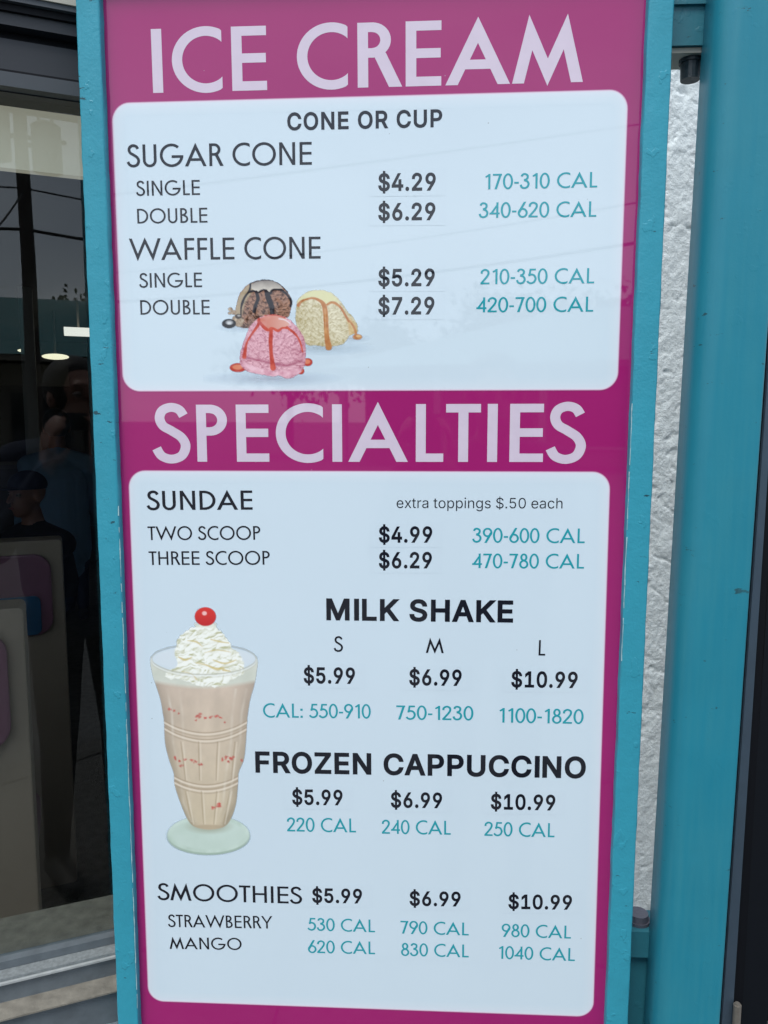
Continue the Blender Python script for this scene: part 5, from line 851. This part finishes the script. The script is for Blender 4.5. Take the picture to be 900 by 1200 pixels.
# ---------------------------------------------------------------- people
def sdf_caps(P, a, b, ra, rb):
    ab = b-a; t = np.clip(((P-a)@ab)/(ab@ab+1e-9), 0, 1); return np.linalg.norm(P-a-t[:, None]*ab, axis=1)-(ra+(rb-ra)*t)
M['skin'] = mat('skin', (.27, .135, .10), .5, var=.08); M['lips'] = mat('lips', (.25, .09, .08), .45); M['eyewhite'] = mat('eye_white', (.22, .19, .17), .3); M['iris'] = mat('iris', (.03, .02, .015), .3)
def person(origin, rz, joints, prims, mats, label, voxel=.007):
    """joints: name -> local xyz; prims: (kind, a, b, ra, rb, zone) capsules and ellipsoids fused into one skin"""
    rt = empty('person', origin, label, 'person', rz=rz)
    me = bpy.data.meshes.new('body'); bm = bmesh.new(); info = []
    for kind, a, b, ra, rb, zone in prims:
        if kind == 'c':
            A, B = Vector(joints[a] if isinstance(a, str) else a), Vector(joints[b] if isinstance(b, str) else b)
            n = max(2, int((B-A).length/(min(ra, rb)*.5))+1)
            cyl(bm, A, B, ra, rb, 20)
            for p_, r_ in ((A, ra), (B, rb)):
                g = bmesh.ops.create_icosphere(bm, subdivisions=2, radius=r_)['verts']; bmesh.ops.translate(bm, vec=p_, verts=g)
            info.append((np.array(A), np.array(B), ra, rb, zone))
        else:
            cc = Vector(a); g = bmesh.ops.create_icosphere(bm, subdivisions=3, radius=1)['verts']
            bmesh.ops.scale(bm, vec=b, verts=g); bmesh.ops.rotate(bm, cent=(0, 0, 0), matrix=Euler(ra or (0, 0, 0)).to_matrix(), verts=g); bmesh.ops.translate(bm, vec=cc, verts=g)
            s = min(b); info.append((np.array(cc), np.array(cc)+1e-4, s*1.05, s*1.05, zone))
    bm.to_mesh(me); bm.free(); tmp = bpy.data.objects.new('tmp', me); C.objects.link(tmp)
    md = tmp.modifiers.new('r', 'REMESH'); md.mode = 'VOXEL'; md.voxel_size = voxel; sm = tmp.modifiers.new('s', 'SMOOTH'); sm.factor = .5; sm.iterations = 3
    dg = bpy.context.evaluated_depsgraph_get(); out = bpy.data.meshes.new_from_object(tmp.evaluated_get(dg)); bpy.data.objects.remove(tmp)
    out.name = 'body'; n = len(out.polygons); cen = np.empty(n*3); out.polygons.foreach_get('center', cen); cen = cen.reshape(-1, 3)
    D = np.stack([sdf_caps(cen, *i[:4]) for i in info], 1); zone = np.array([i[4] for i in info])[D.argmin(1)]
    out.materials.clear()
    for m_ in mats: out.materials.append(m_)
    out.polygons.foreach_set('material_index', zone.astype(np.int32)); out.polygons.foreach_set('use_smooth', [True]*n); out.update()
    bo = bpy.data.objects.new('body', out); C.objects.link(bo); bo.parent = rt
    return rt
def local(name, bm, m, rt, smooth=True):
    me = bpy.data.meshes.new(name); bm.to_mesh(me); bm.free(); return link(name, me, m, rt, smooth)
def blob(c, r, n=2):
    bm = bmesh.new(); bmesh.ops.create_icosphere(bm, subdivisions=n, radius=1); bmesh.ops.scale(bm, vec=r, verts=bm.verts); bmesh.ops.translate(bm, vec=c, verts=bm.verts); return bm
def head_prims(h, look=0.0):
    """head at h facing -y (ellipsoids: skull, jaw, nose, brow, ears); zone 0 = skin"""
    x, y, z = h
    return [('e', (x, y+.012, z+.03), (.076, .095, .092), None, 0, 0), ('e', (x, y-.022, z-.045), (.056, .062, .068), None, 0, 0), ('e', (x, y-.05, z-.085), (.03, .026, .026), None, 0, 0),
            ('c', (x, y-.086, z+.022), (x, y-.108, z-.020), .009, .014, 0), ('e', (x, y-.076, z+.040), (.052, .018, .014), None, 0, 0), ('e', (x, y-.080, z-.058), (.026, .014, .011), None, 0, 0),
            ('e', (x-.078, y+.012, z), (.012, .022, .034), None, 0, 0), ('e', (x+.078, y+.012, z), (.012, .022, .034), None, 0, 0)]
def eyes(rt, h):
    x, y, z = h
    for s in (-1, 1):
        e = local('eye', blob((x+s*.032, y-.070, z+.012), (.014, .012, .010)), M['eyewhite'], rt); local('iris', blob((x+s*.032, y-.081, z+.012), (.006, .003, .006)), M['iris'], e)
    local('mouth', blob((x, y-.093, z-.057), (.022, .005, .006)), M['lips'], rt)
def hand_prims(wrist, dirv, palm_n, curl=.6, thumb=1):
    """palm, four fingers of unequal length bent at the knuckles, thumb from the side"""
    d = Vector(dirv).normalized(); n = Vector(palm_n).normalized(); n = (n-d*n.dot(d)).normalized(); s = d.cross(n); w0 = Vector(wrist); out = []
    k0 = w0+d*.085
    for i, off in enumerate((-.030, -.010, .010, .029)): out.append(('c', tuple(w0+s*off*.6+d*.01), tuple(k0+s*off), .015, .0125, 0))
    for i, (off, ln) in enumerate(((-.030, .066), (-.010, .076), (.010, .072), (.029, .056))):
        p = k0+s*off; a = 0
        for j, fr in enumerate((.45, .32, .23)):
            a += curl*(.6+.5*j); q = p+(d*math.cos(a)+n*math.sin(a))*ln*fr; out.append(('c', tuple(p), tuple(q), .0092-.0008*j, .0086-.0008*j, 0)); p = q
    t0 = w0+d*.03-s*.028*thumb; t1 = t0+(d*.55-s*.7*thumb+n*.35).normalized()*.038; t2 = t1+(d*.85-s*.2*thumb+n*.45).normalized()*.032
    out += [('c', tuple(t0), tuple(t1), .014, .011, 0), ('c', tuple(t1), tuple(t2), .011, .009, 0)]
    return out

# seated people: local frame, facing -y, seat at .46
def seated(px, py, dist, rz, mats, label, capm=None, hairm=None, lean=0, tilt=0):
    hp_ = inside(px, py, dist); hz = hp_.z-.02
    sc_ = (hz-.46)/.74; H_ = (0, -.06-lean, .46+.74*sc_)
    nk = (0, -.02-lean*.8, H_[2]-.16); ch = (0, .02-lean*.5, H_[2]-.34); J = {'pel': (0, .05, .52), 'ch': ch, 'nk': nk, 'hd': (0, -.04-lean, H_[2]-.07)}
    P = [('c', 'pel', 'ch', .15, .15, 1), ('c', (-.07, .04, .6), (-.06, ch[1], ch[2]), .12, .12, 1), ('c', (.07, .04, .6), (.06, ch[1], ch[2]), .12, .12, 1), ('c', 'ch', 'nk', .13, .06, 1), ('c', 'nk', 'hd', .058, .052, 0)]
    for s in (-1, 1):
        sh = (s*.18, .0-lean*.6, H_[2]-.25); el = (s*.25, -.14, .78); wr = (s*.10, -.34, .76)
        P += [('c', (0, nk[1], nk[2]-.03), sh, .07, .075, 1), ('c', sh, el, .062, .048, 1), ('c', el, wr, .045, .032, 1 if s > 0 else 1)]
        P += hand_prims(wr, (-s*.6, -.8, 0), (0, 0, -1), .35, s)
        P += [('c', (s*.09, .03, .52), (s*.12, -.42, .52), .085, .062, 2), ('c', (s*.12, -.42, .50), (s*.12, -.40, .12), .058, .042, 2), ('c', (s*.12, -.38, .06), (s*.13, -.54, .045), .045, .035, 3)]
    P += head_prims(H_)
    rt = person((hp_.x, hp_.y, .01), rz, J, P, mats, label, .009); eyes(rt, H_)
    x, y, z = H_
    if capm:
        bm = blob((x, y+.012, z+.058), (.087, .105, .078), 3)
        for v in list(bm.verts):
            if v.co.z < z+.04: v.co.z = z+.04+(v.co.z-z-.04)*.05
        cp_ = local('cap', bm, capm, rt); bm = blob((x, y-.10, z+.044), (.062, .055, .006)); local('visor', bm, capm, cp_)
    if hairm:
        bm = blob((x, y+.026, z+.035), (.090, .104, .100), 3)
        for v in list(bm.verts):
            if v.co.y < y-.045 and v.co.z < z+.075: v.co.y = y-.045
            v.co += Vector((random.uniform(-1, 1), random.uniform(-1, 1), random.uniform(-1, 1)))*.003
        local('hair', bm, hairm, rt)
    return rt
M['blackcloth'] = mat('black_jacket', (.012, .012, .016), .9, bump=.3, bscale=60); M['navy'] = mat('navy_cap_cloth', (.02, .028, .06), .85); M['paleblue'] = mat('pale_blue_shirt', (.16, .27, .40), .85, bump=.3, bscale=25, bdist=.01)
M['jeans'] = mat('dark_jeans', (.02, .028, .05), .9); M['shoe'] = mat('dark_shoes', (.02, .02, .02), .6); M['hair'] = mat('dark_hair', (.012, .010, .009), .6)
seated(42, 578, 4.5, rad(-24), [M['skin'], M['blackcloth'], M['jeans'], M['shoe']], 'person seated inside the shop in a dark cap and black jacket', capm=M['navy'])
seated(66, 500, 5.6, rad(205), [M['skin'], M['paleblue'], M['jeans'], M['shoe']], 'person in a pale blue shirt seated behind the one in the cap', hairm=M['hair'])

# the photographer, standing behind the camera and dimly mirrored in the window and the sign
def photographer():
    ph = CAMP + Vector((.01, -.03, -.004)); ox, oy = ph.x+.20, ph.y-.44
    J = {'pel': (0, 0, .93), 'ch': (0, .0, 1.24), 'nk': (0, .0, 1.42), 'hd': (0, .02, 1.48)}
    P = [('c', 'pel', 'ch', .135, .15, 1), ('c', (-.07, 0, .98), (-.08, 0, 1.24), .11, .12, 1), ('c', (.07, 0, .98), (.08, 0, 1.24), .11, .12, 1), ('c', 'ch', 'nk', .14, .06, 1), ('c', 'nk', 'hd', .058, .05, 0)]
    tgt = Vector((ph.x-ox, ph.y-oy, ph.z-.05))
    hl = (0, .03, 1.56)
    # local frame faces +y here, so head is mirrored in y
    hp0 = head_prims((0, 0, 0)); P += [(k, tuple(Vector((a[0], -a[1]+hl[1], a[2]+hl[2]))), b if k == 'e' else tuple(Vector((b[0], -b[1]+hl[1], b[2]+hl[2]))), ra, rb, z_) for k, a, b, ra, rb, z_ in hp0]
    for s in (-1, 1):
        sh = (s*.18, .0, 1.36); el = (s*.25+tgt.x*.3, .16, 1.14); wr = (tgt.x+s*.055, tgt.y-.05, tgt.z-.08)
        P += [('c', (0, 0, 1.39), sh, .065, .072, 1), ('c', sh, el, .058, .046, 1), ('c', el, wr, .044, .03, 1)]
        P += hand_prims(wr, (s*.05, .35, 1), (-s, .1, 0), .35, s)
        P += [('c', (s*.085, 0, .90), (s*.10, .01, .50), .088, .06, 2), ('c', (s*.10, .01, .50), (s*.11, -.02, .10), .058, .04, 2), ('c', (s*.11, -.03, .05), (s*.13, .14, .04), .045, .034, 3)]
    rt = person((ox, oy, 0), 0, J, P, [M['skin'], M['navy'], M['blackcloth'], M['shoe']], 'photographer in a navy jacket and dark trousers holding up a phone, mirrored in the window', .008)
    for s in (-1, 1):
        e = local('eye', blob((s*.032, hl[1]+.070, hl[2]+.012), (.014, .012, .010)), M['eyewhite'], rt); local('iris', blob((s*.032, hl[1]+.081, hl[2]+.012), (.006, .003, .006)), M['iris'], e)
    local('mouth', blob((0, hl[1]+.093, hl[2]-.057), (.022, .005, .006)), M['lips'], rt)
    bm = blob((0, hl[1]-.026, hl[2]+.035), (.090, .104, .100), 3)
    for v in bm.verts:
        if v.co.y > hl[1]+.045 and v.co.z < hl[2]+.075: v.co.y = hl[1]+.045
    local('hair', bm, M['hair'], rt)
    pr = empty('phone', (ph.x, ph.y, ph.z-.05), 'dark phone held upright by the photographer', 'phone')
    part('phone_body', bx(ph.x-.036, ph.x+.036, ph.y-.009, ph.y-.001, ph.z-.13, ph.z+.018), M['darkframe'], pr, bevel=.003)
    part('screen', bx(ph.x-.033, ph.x+.033, ph.y-.0100, ph.y-.0092, ph.z-.126, ph.z+.014), M['black'], pr)
photographer()

# ---------------------------------------------------------------- the street that is mirrored in glass and sign
M['asphalt'] = mat('grey_asphalt', (.09, .09, .088), .9, var=.35, vscale=3, bump=.5, bscale=80, detail=9)
M['pavement'] = mat('exposed_aggregate_pavement', (.085, .082, .074), .9, var=.75, vscale=38, bump=.6, bscale=90, detail=9)
M['pole'] = mat('creosoted_pole', (.045, .036, .03), .9, var=.3, vscale=12, bump=.5, bscale=30); M['can'] = mat('transformer_grey', (.13, .135, .135), .5)
M['wire'] = mat('black_cable', (.01, .01, .01), .6)
M['bark'] = mat('bark', (.07, .05, .035), .9, bump=.6, bscale=20); M['leaf'] = mat('foliage', (.05, .085, .03), .6, var=.5, vscale=1.3)
M['roofteal'] = mat('teal_metal_roof', (.03, .16, .17), .5, var=.1); M['bwall'] = mat('beige_render', (.20, .18, .15), .85, var=.15, vscale=2)
M['bwin'] = mat('dark_shop_glass', (.02, .025, .03), .08)
g_ = part('ground', bx(-400, 400, -400, 400, -.3, -.12), M['asphalt']); g_['kind'] = 'structure'
g_ = part('car_park', bx(-60, 60, -60, -2.2, -.119, -.1), M['asphalt']); g_['kind'] = 'structure'
# pavement of slabs in front of the shop
pv = part('pavement', bx(-7, 7, -2.2, .12, -.119, -.012), M['pavement']); pv['kind'] = 'structure'
kb = part('kerb', bx(-7, 7, -2.36, -2.2005, -.119, .0), M['pavement'], bevel=.01); kb['kind'] = 'structure'
slab0 = None
for i in range(12):
    for j in range(2):
        x0, y0 = -6.98+i*1.165, -2.19+j*1.1
        if slab0 is None: slab0 = part('slab', bx(-.578, .578, -.543, .543, -.011, 0), M['pavement'], bevel=.006); o = slab0
        else: o = slab0.copy(); C.objects.link(o)
        o.parent = pv; o.location = (x0+.58, y0+.55, 0)

PD = 19.0
pc = mirrored(32, 300, PD); pz = pc.z
pl = empty('utility_pole', (pc.x, pc.y, -.1), 'tall wooden utility pole with two transformers, mirrored in the shop window', 'utility pole')
part('shaft', cyl(bmesh.new(), (pc.x, pc.y, -.1), (pc.x, pc.y, 11.6), .165, .12, 16), M['pole'], pl, smooth=False)
side = Vector((-(pc-W0).normalized().y, (pc-W0).normalized().x, 0)).normalized()
for s, pyc in ((-1, 150), (1, 159)):
    z = mirrored(32, pyc, PD).z; c = Vector((pc.x, pc.y, z))+side*s*.50
    t_ = part('transformer', cyl(bmesh.new(), c-Vector((0, 0, .5)), c+Vector((0, 0, .42)), .30, .30, 20), M['can'], pl, bevel=.03)
    part('lid', cyl(bmesh.new(), c+Vector((0, 0, .421)), c+Vector((0, 0, .50)), .31, .2, 20), M['can'], t_)
    for k in (-1, 1): part('bushing', cyl(bmesh.new(), c+side*k*.12+Vector((0, 0, .45)), c+side*k*.15+Vector((0, 0, .78)), .04, .025, 8), M['can'], t_)
    part('hanger', cyl(bmesh.new(), c, Vector((pc.x, pc.y, z)), .05, .05, 8), M['can'], t_)
zc = mirrored(32, 112, PD).z
a_ = Vector((pc.x, pc.y, zc)); ca_ = part('crossarm', cyl(bmesh.new(), a_-side*1.2, a_+side*1.2, .06, .06, 6), M['pole'], pl)
for k in (-1.1, -.5, .5, 1.1): part('insulator', cyl(bmesh.new(), a_+side*k+Vector((0, 0, .06)), a_+side*k+Vector((0, 0, .22)), .04, .025, 8), M['can'], ca_)
a2 = a_-Vector((0, 0, .55)); part('crossarm', cyl(bmesh.new(), a2-side*.9, a2+side*.9, .05, .05, 6), M['pole'], pl)
def wire(p0, p1, sag, r, label):
    p0, p1 = Vector(p0), Vector(p1); bm = bmesh.new(); n = 24; pr = None
    pts = [p0.lerp(p1, k/n)-Vector((0, 0, sag*4*(k/n)*(1-k/n))) for k in range(n+1)]
    for a, b in zip(pts, pts[1:]): cyl(bm, a, b, r, r, 6, False)
    tag(part('overhead_wire', bm, M['wire'], smooth=True), label, 'cable', 'overhead wires on the utility pole')
def pz_(py): return mirrored(32, py, PD).z
for py, dz, dist, r, lb in ((216, 0, 34, .018, 'thin upper overhead wire leaving the transformers'), (268, .0, 34, .036, 'thick lower bundled overhead wire crossing the pole')):
    z = pz_(py); A = Vector((pc.x, pc.y, z)); wire(A-side*dist, A+side*dist, 1.2, r, lb) if False else None
    wire(A-side*dist+Vector((0, 0, .8)), A, .9, r, lb+', one side'); wire(A, A+side*dist+Vector((0, 0, .8)), .9, r, lb+', other side')
for k in (-1.1, .5, 1.1):
    A = a_+side*k+Vector((0, 0, .22)); wire(A-side*34+Vector((0, 0, .6)), A+side*34+Vector((0, 0, .6)), .9, .012, {-1.1: 'top line on the outer insulator', .5: 'top line on the middle insulator', 1.1: 'top line on the far insulator'}[k])
A = Vector((pc.x, pc.y, pz_(218))); wire(A, mirrored(-40, 300, PD-6), .1, .02, 'service drop slanting down from the pole')

# building with teal roof across the car park
def tbuild():
    c = mirrored(60, 470, 26); ex = side; ey = Vector((ex.y, -ex.x, 0))
    if ey.dot(c-W0) < 0: ey = -ey
    zt_ = mirrored(60, 424, 26).z; zr = mirrored(100, 392, 26).z
    rt = empty('shop_building', (c.x, c.y, -.1), 'low beige building with teal metal roof mirrored in the shop window', 'building')
    fn = lambda u, v, z: Vector((c.x, c.y, 0))+ex*u+ey*v+Vector((0, 0, z))
    part('wall', bx(-13, 13, 1.6, 9, -.1, zt_, fn=fn), M['bwall'], rt)
    part('fascia', bx(-14, 14, -.2, -.05, zt_-.02, zt_+.16, fn=fn), M['bwall'], rt)
    bm = bmesh.new(); P = [fn(-14.2, -.3, zt_+.165), fn(14.2, -.3, zt_+.165), fn(14.2, 10, zt_+.165), fn(-14.2, 10, zt_+.165)]; Q = [fn(-6, 4.5, zr+1.6), fn(6, 4.5, zr+1.6), fn(6, 5.2, zr+1.6), fn(-6, 5.2, zr+1.6)]
    box_pts(bm, P+Q); bmesh.ops.recalc_face_normals(bm, faces=bm.faces); part('roof', bm, M['roofteal'], rt)
    for k in range(8): part('porch_column', bx(-13.3+k*3.75, -13.05+k*3.75, .0, .25, -.1, zt_-.021, fn=fn), M['white_in'], rt)
    for k in range(7): f_ = part('window', bx(-12.4+k*3.75, -10.2+k*3.75, 1.5, 1.599, .6, 2.3, fn=fn), M['bwin'], rt); part('sill', bx(-12.5+k*3.75, -10.1+k*3.75, 1.4, 1.598, .5, .599, fn=fn), M['white_in'], f_)
tbuild()

# trees behind the camera, mirrored faintly in the sign
def crown(n, rx, rz_, cz):
    bm = bmesh.new(); cl_ = [(random.gauss(0, rx*.45), random.gauss(0, rx*.45), cz+random.gauss(0, rz_*.4), random.uniform(.5, 1.2)) for _ in range(26)]
    for i in range(n):
        cx_, cy_, cz_, s = random.choice(cl_); p = Vector((random.gauss(cx_, s*.5), random.gauss(cy_, s*.5), random.gauss(cz_, s*.45)))
        q = Euler((random.uniform(0, 6.3), random.uniform(0, 6.3), random.uniform(0, 6.3))).to_matrix(); k = random.uniform(.10, .2)
        bm.faces.new([bm.verts.new(p+q @ Vector(v)*k) for v in ((-1, 0, 0), (0, -.6, 0), (1, 0, .1), (0, .6, 0))])
    return bm
tk = bmesh.new(); cyl(tk, (0, 0, 0), (.1, 0, 2.6), .2, .13, 10)
for a in range(5): cyl(tk, (.08, 0, 2.0+a*.15), (math.cos(a*1.3)*1.3, math.sin(a*1.3)*1.3, 3.5+a*.15), .07, .03, 6)
kinds = ['broad tree nearest the photographer across the car park', 'tree with a slightly lower crown, second along the car park edge', 'full tree at the middle of the car park edge', 'tree right of the middle along the car park edge', 'smaller tree near the far end of the car park', 'last tree at the far end of the car park']
t0 = None
for k, (x, y, s) in enumerate(((4.2, -33, 1.1), (-1.0, -34, .95), (8.6, -36, 1.2), (-5.8, -35, 1.05), (13.5, -36, 1.05), (18.5, -38, 1.2))):
    if t0 is None:
        t0 = empty('street_tree', (0, 0, 0), kinds[0], 'tree', 'trees along the car park'); me = bpy.data.meshes.new('trunk'); tk.to_mesh(me); link('trunk', me, M['bark'], t0)
        me = bpy.data.meshes.new('crown'); b_ = crown(5200, 2.3, 1.6, 4.3); b_.to_mesh(me); link('crown', me, M['leaf'], t0); o = t0
    else:
        o = t0.copy(); C.objects.link(o); o['label'] = kinds[k]
        for ch in list(t0.children): d = ch.copy(); C.objects.link(d); d.parent = o
    o.location = (x, y, -.1); o.scale = (s, s, s); o.rotation_euler = (0, 0, k*1.7)
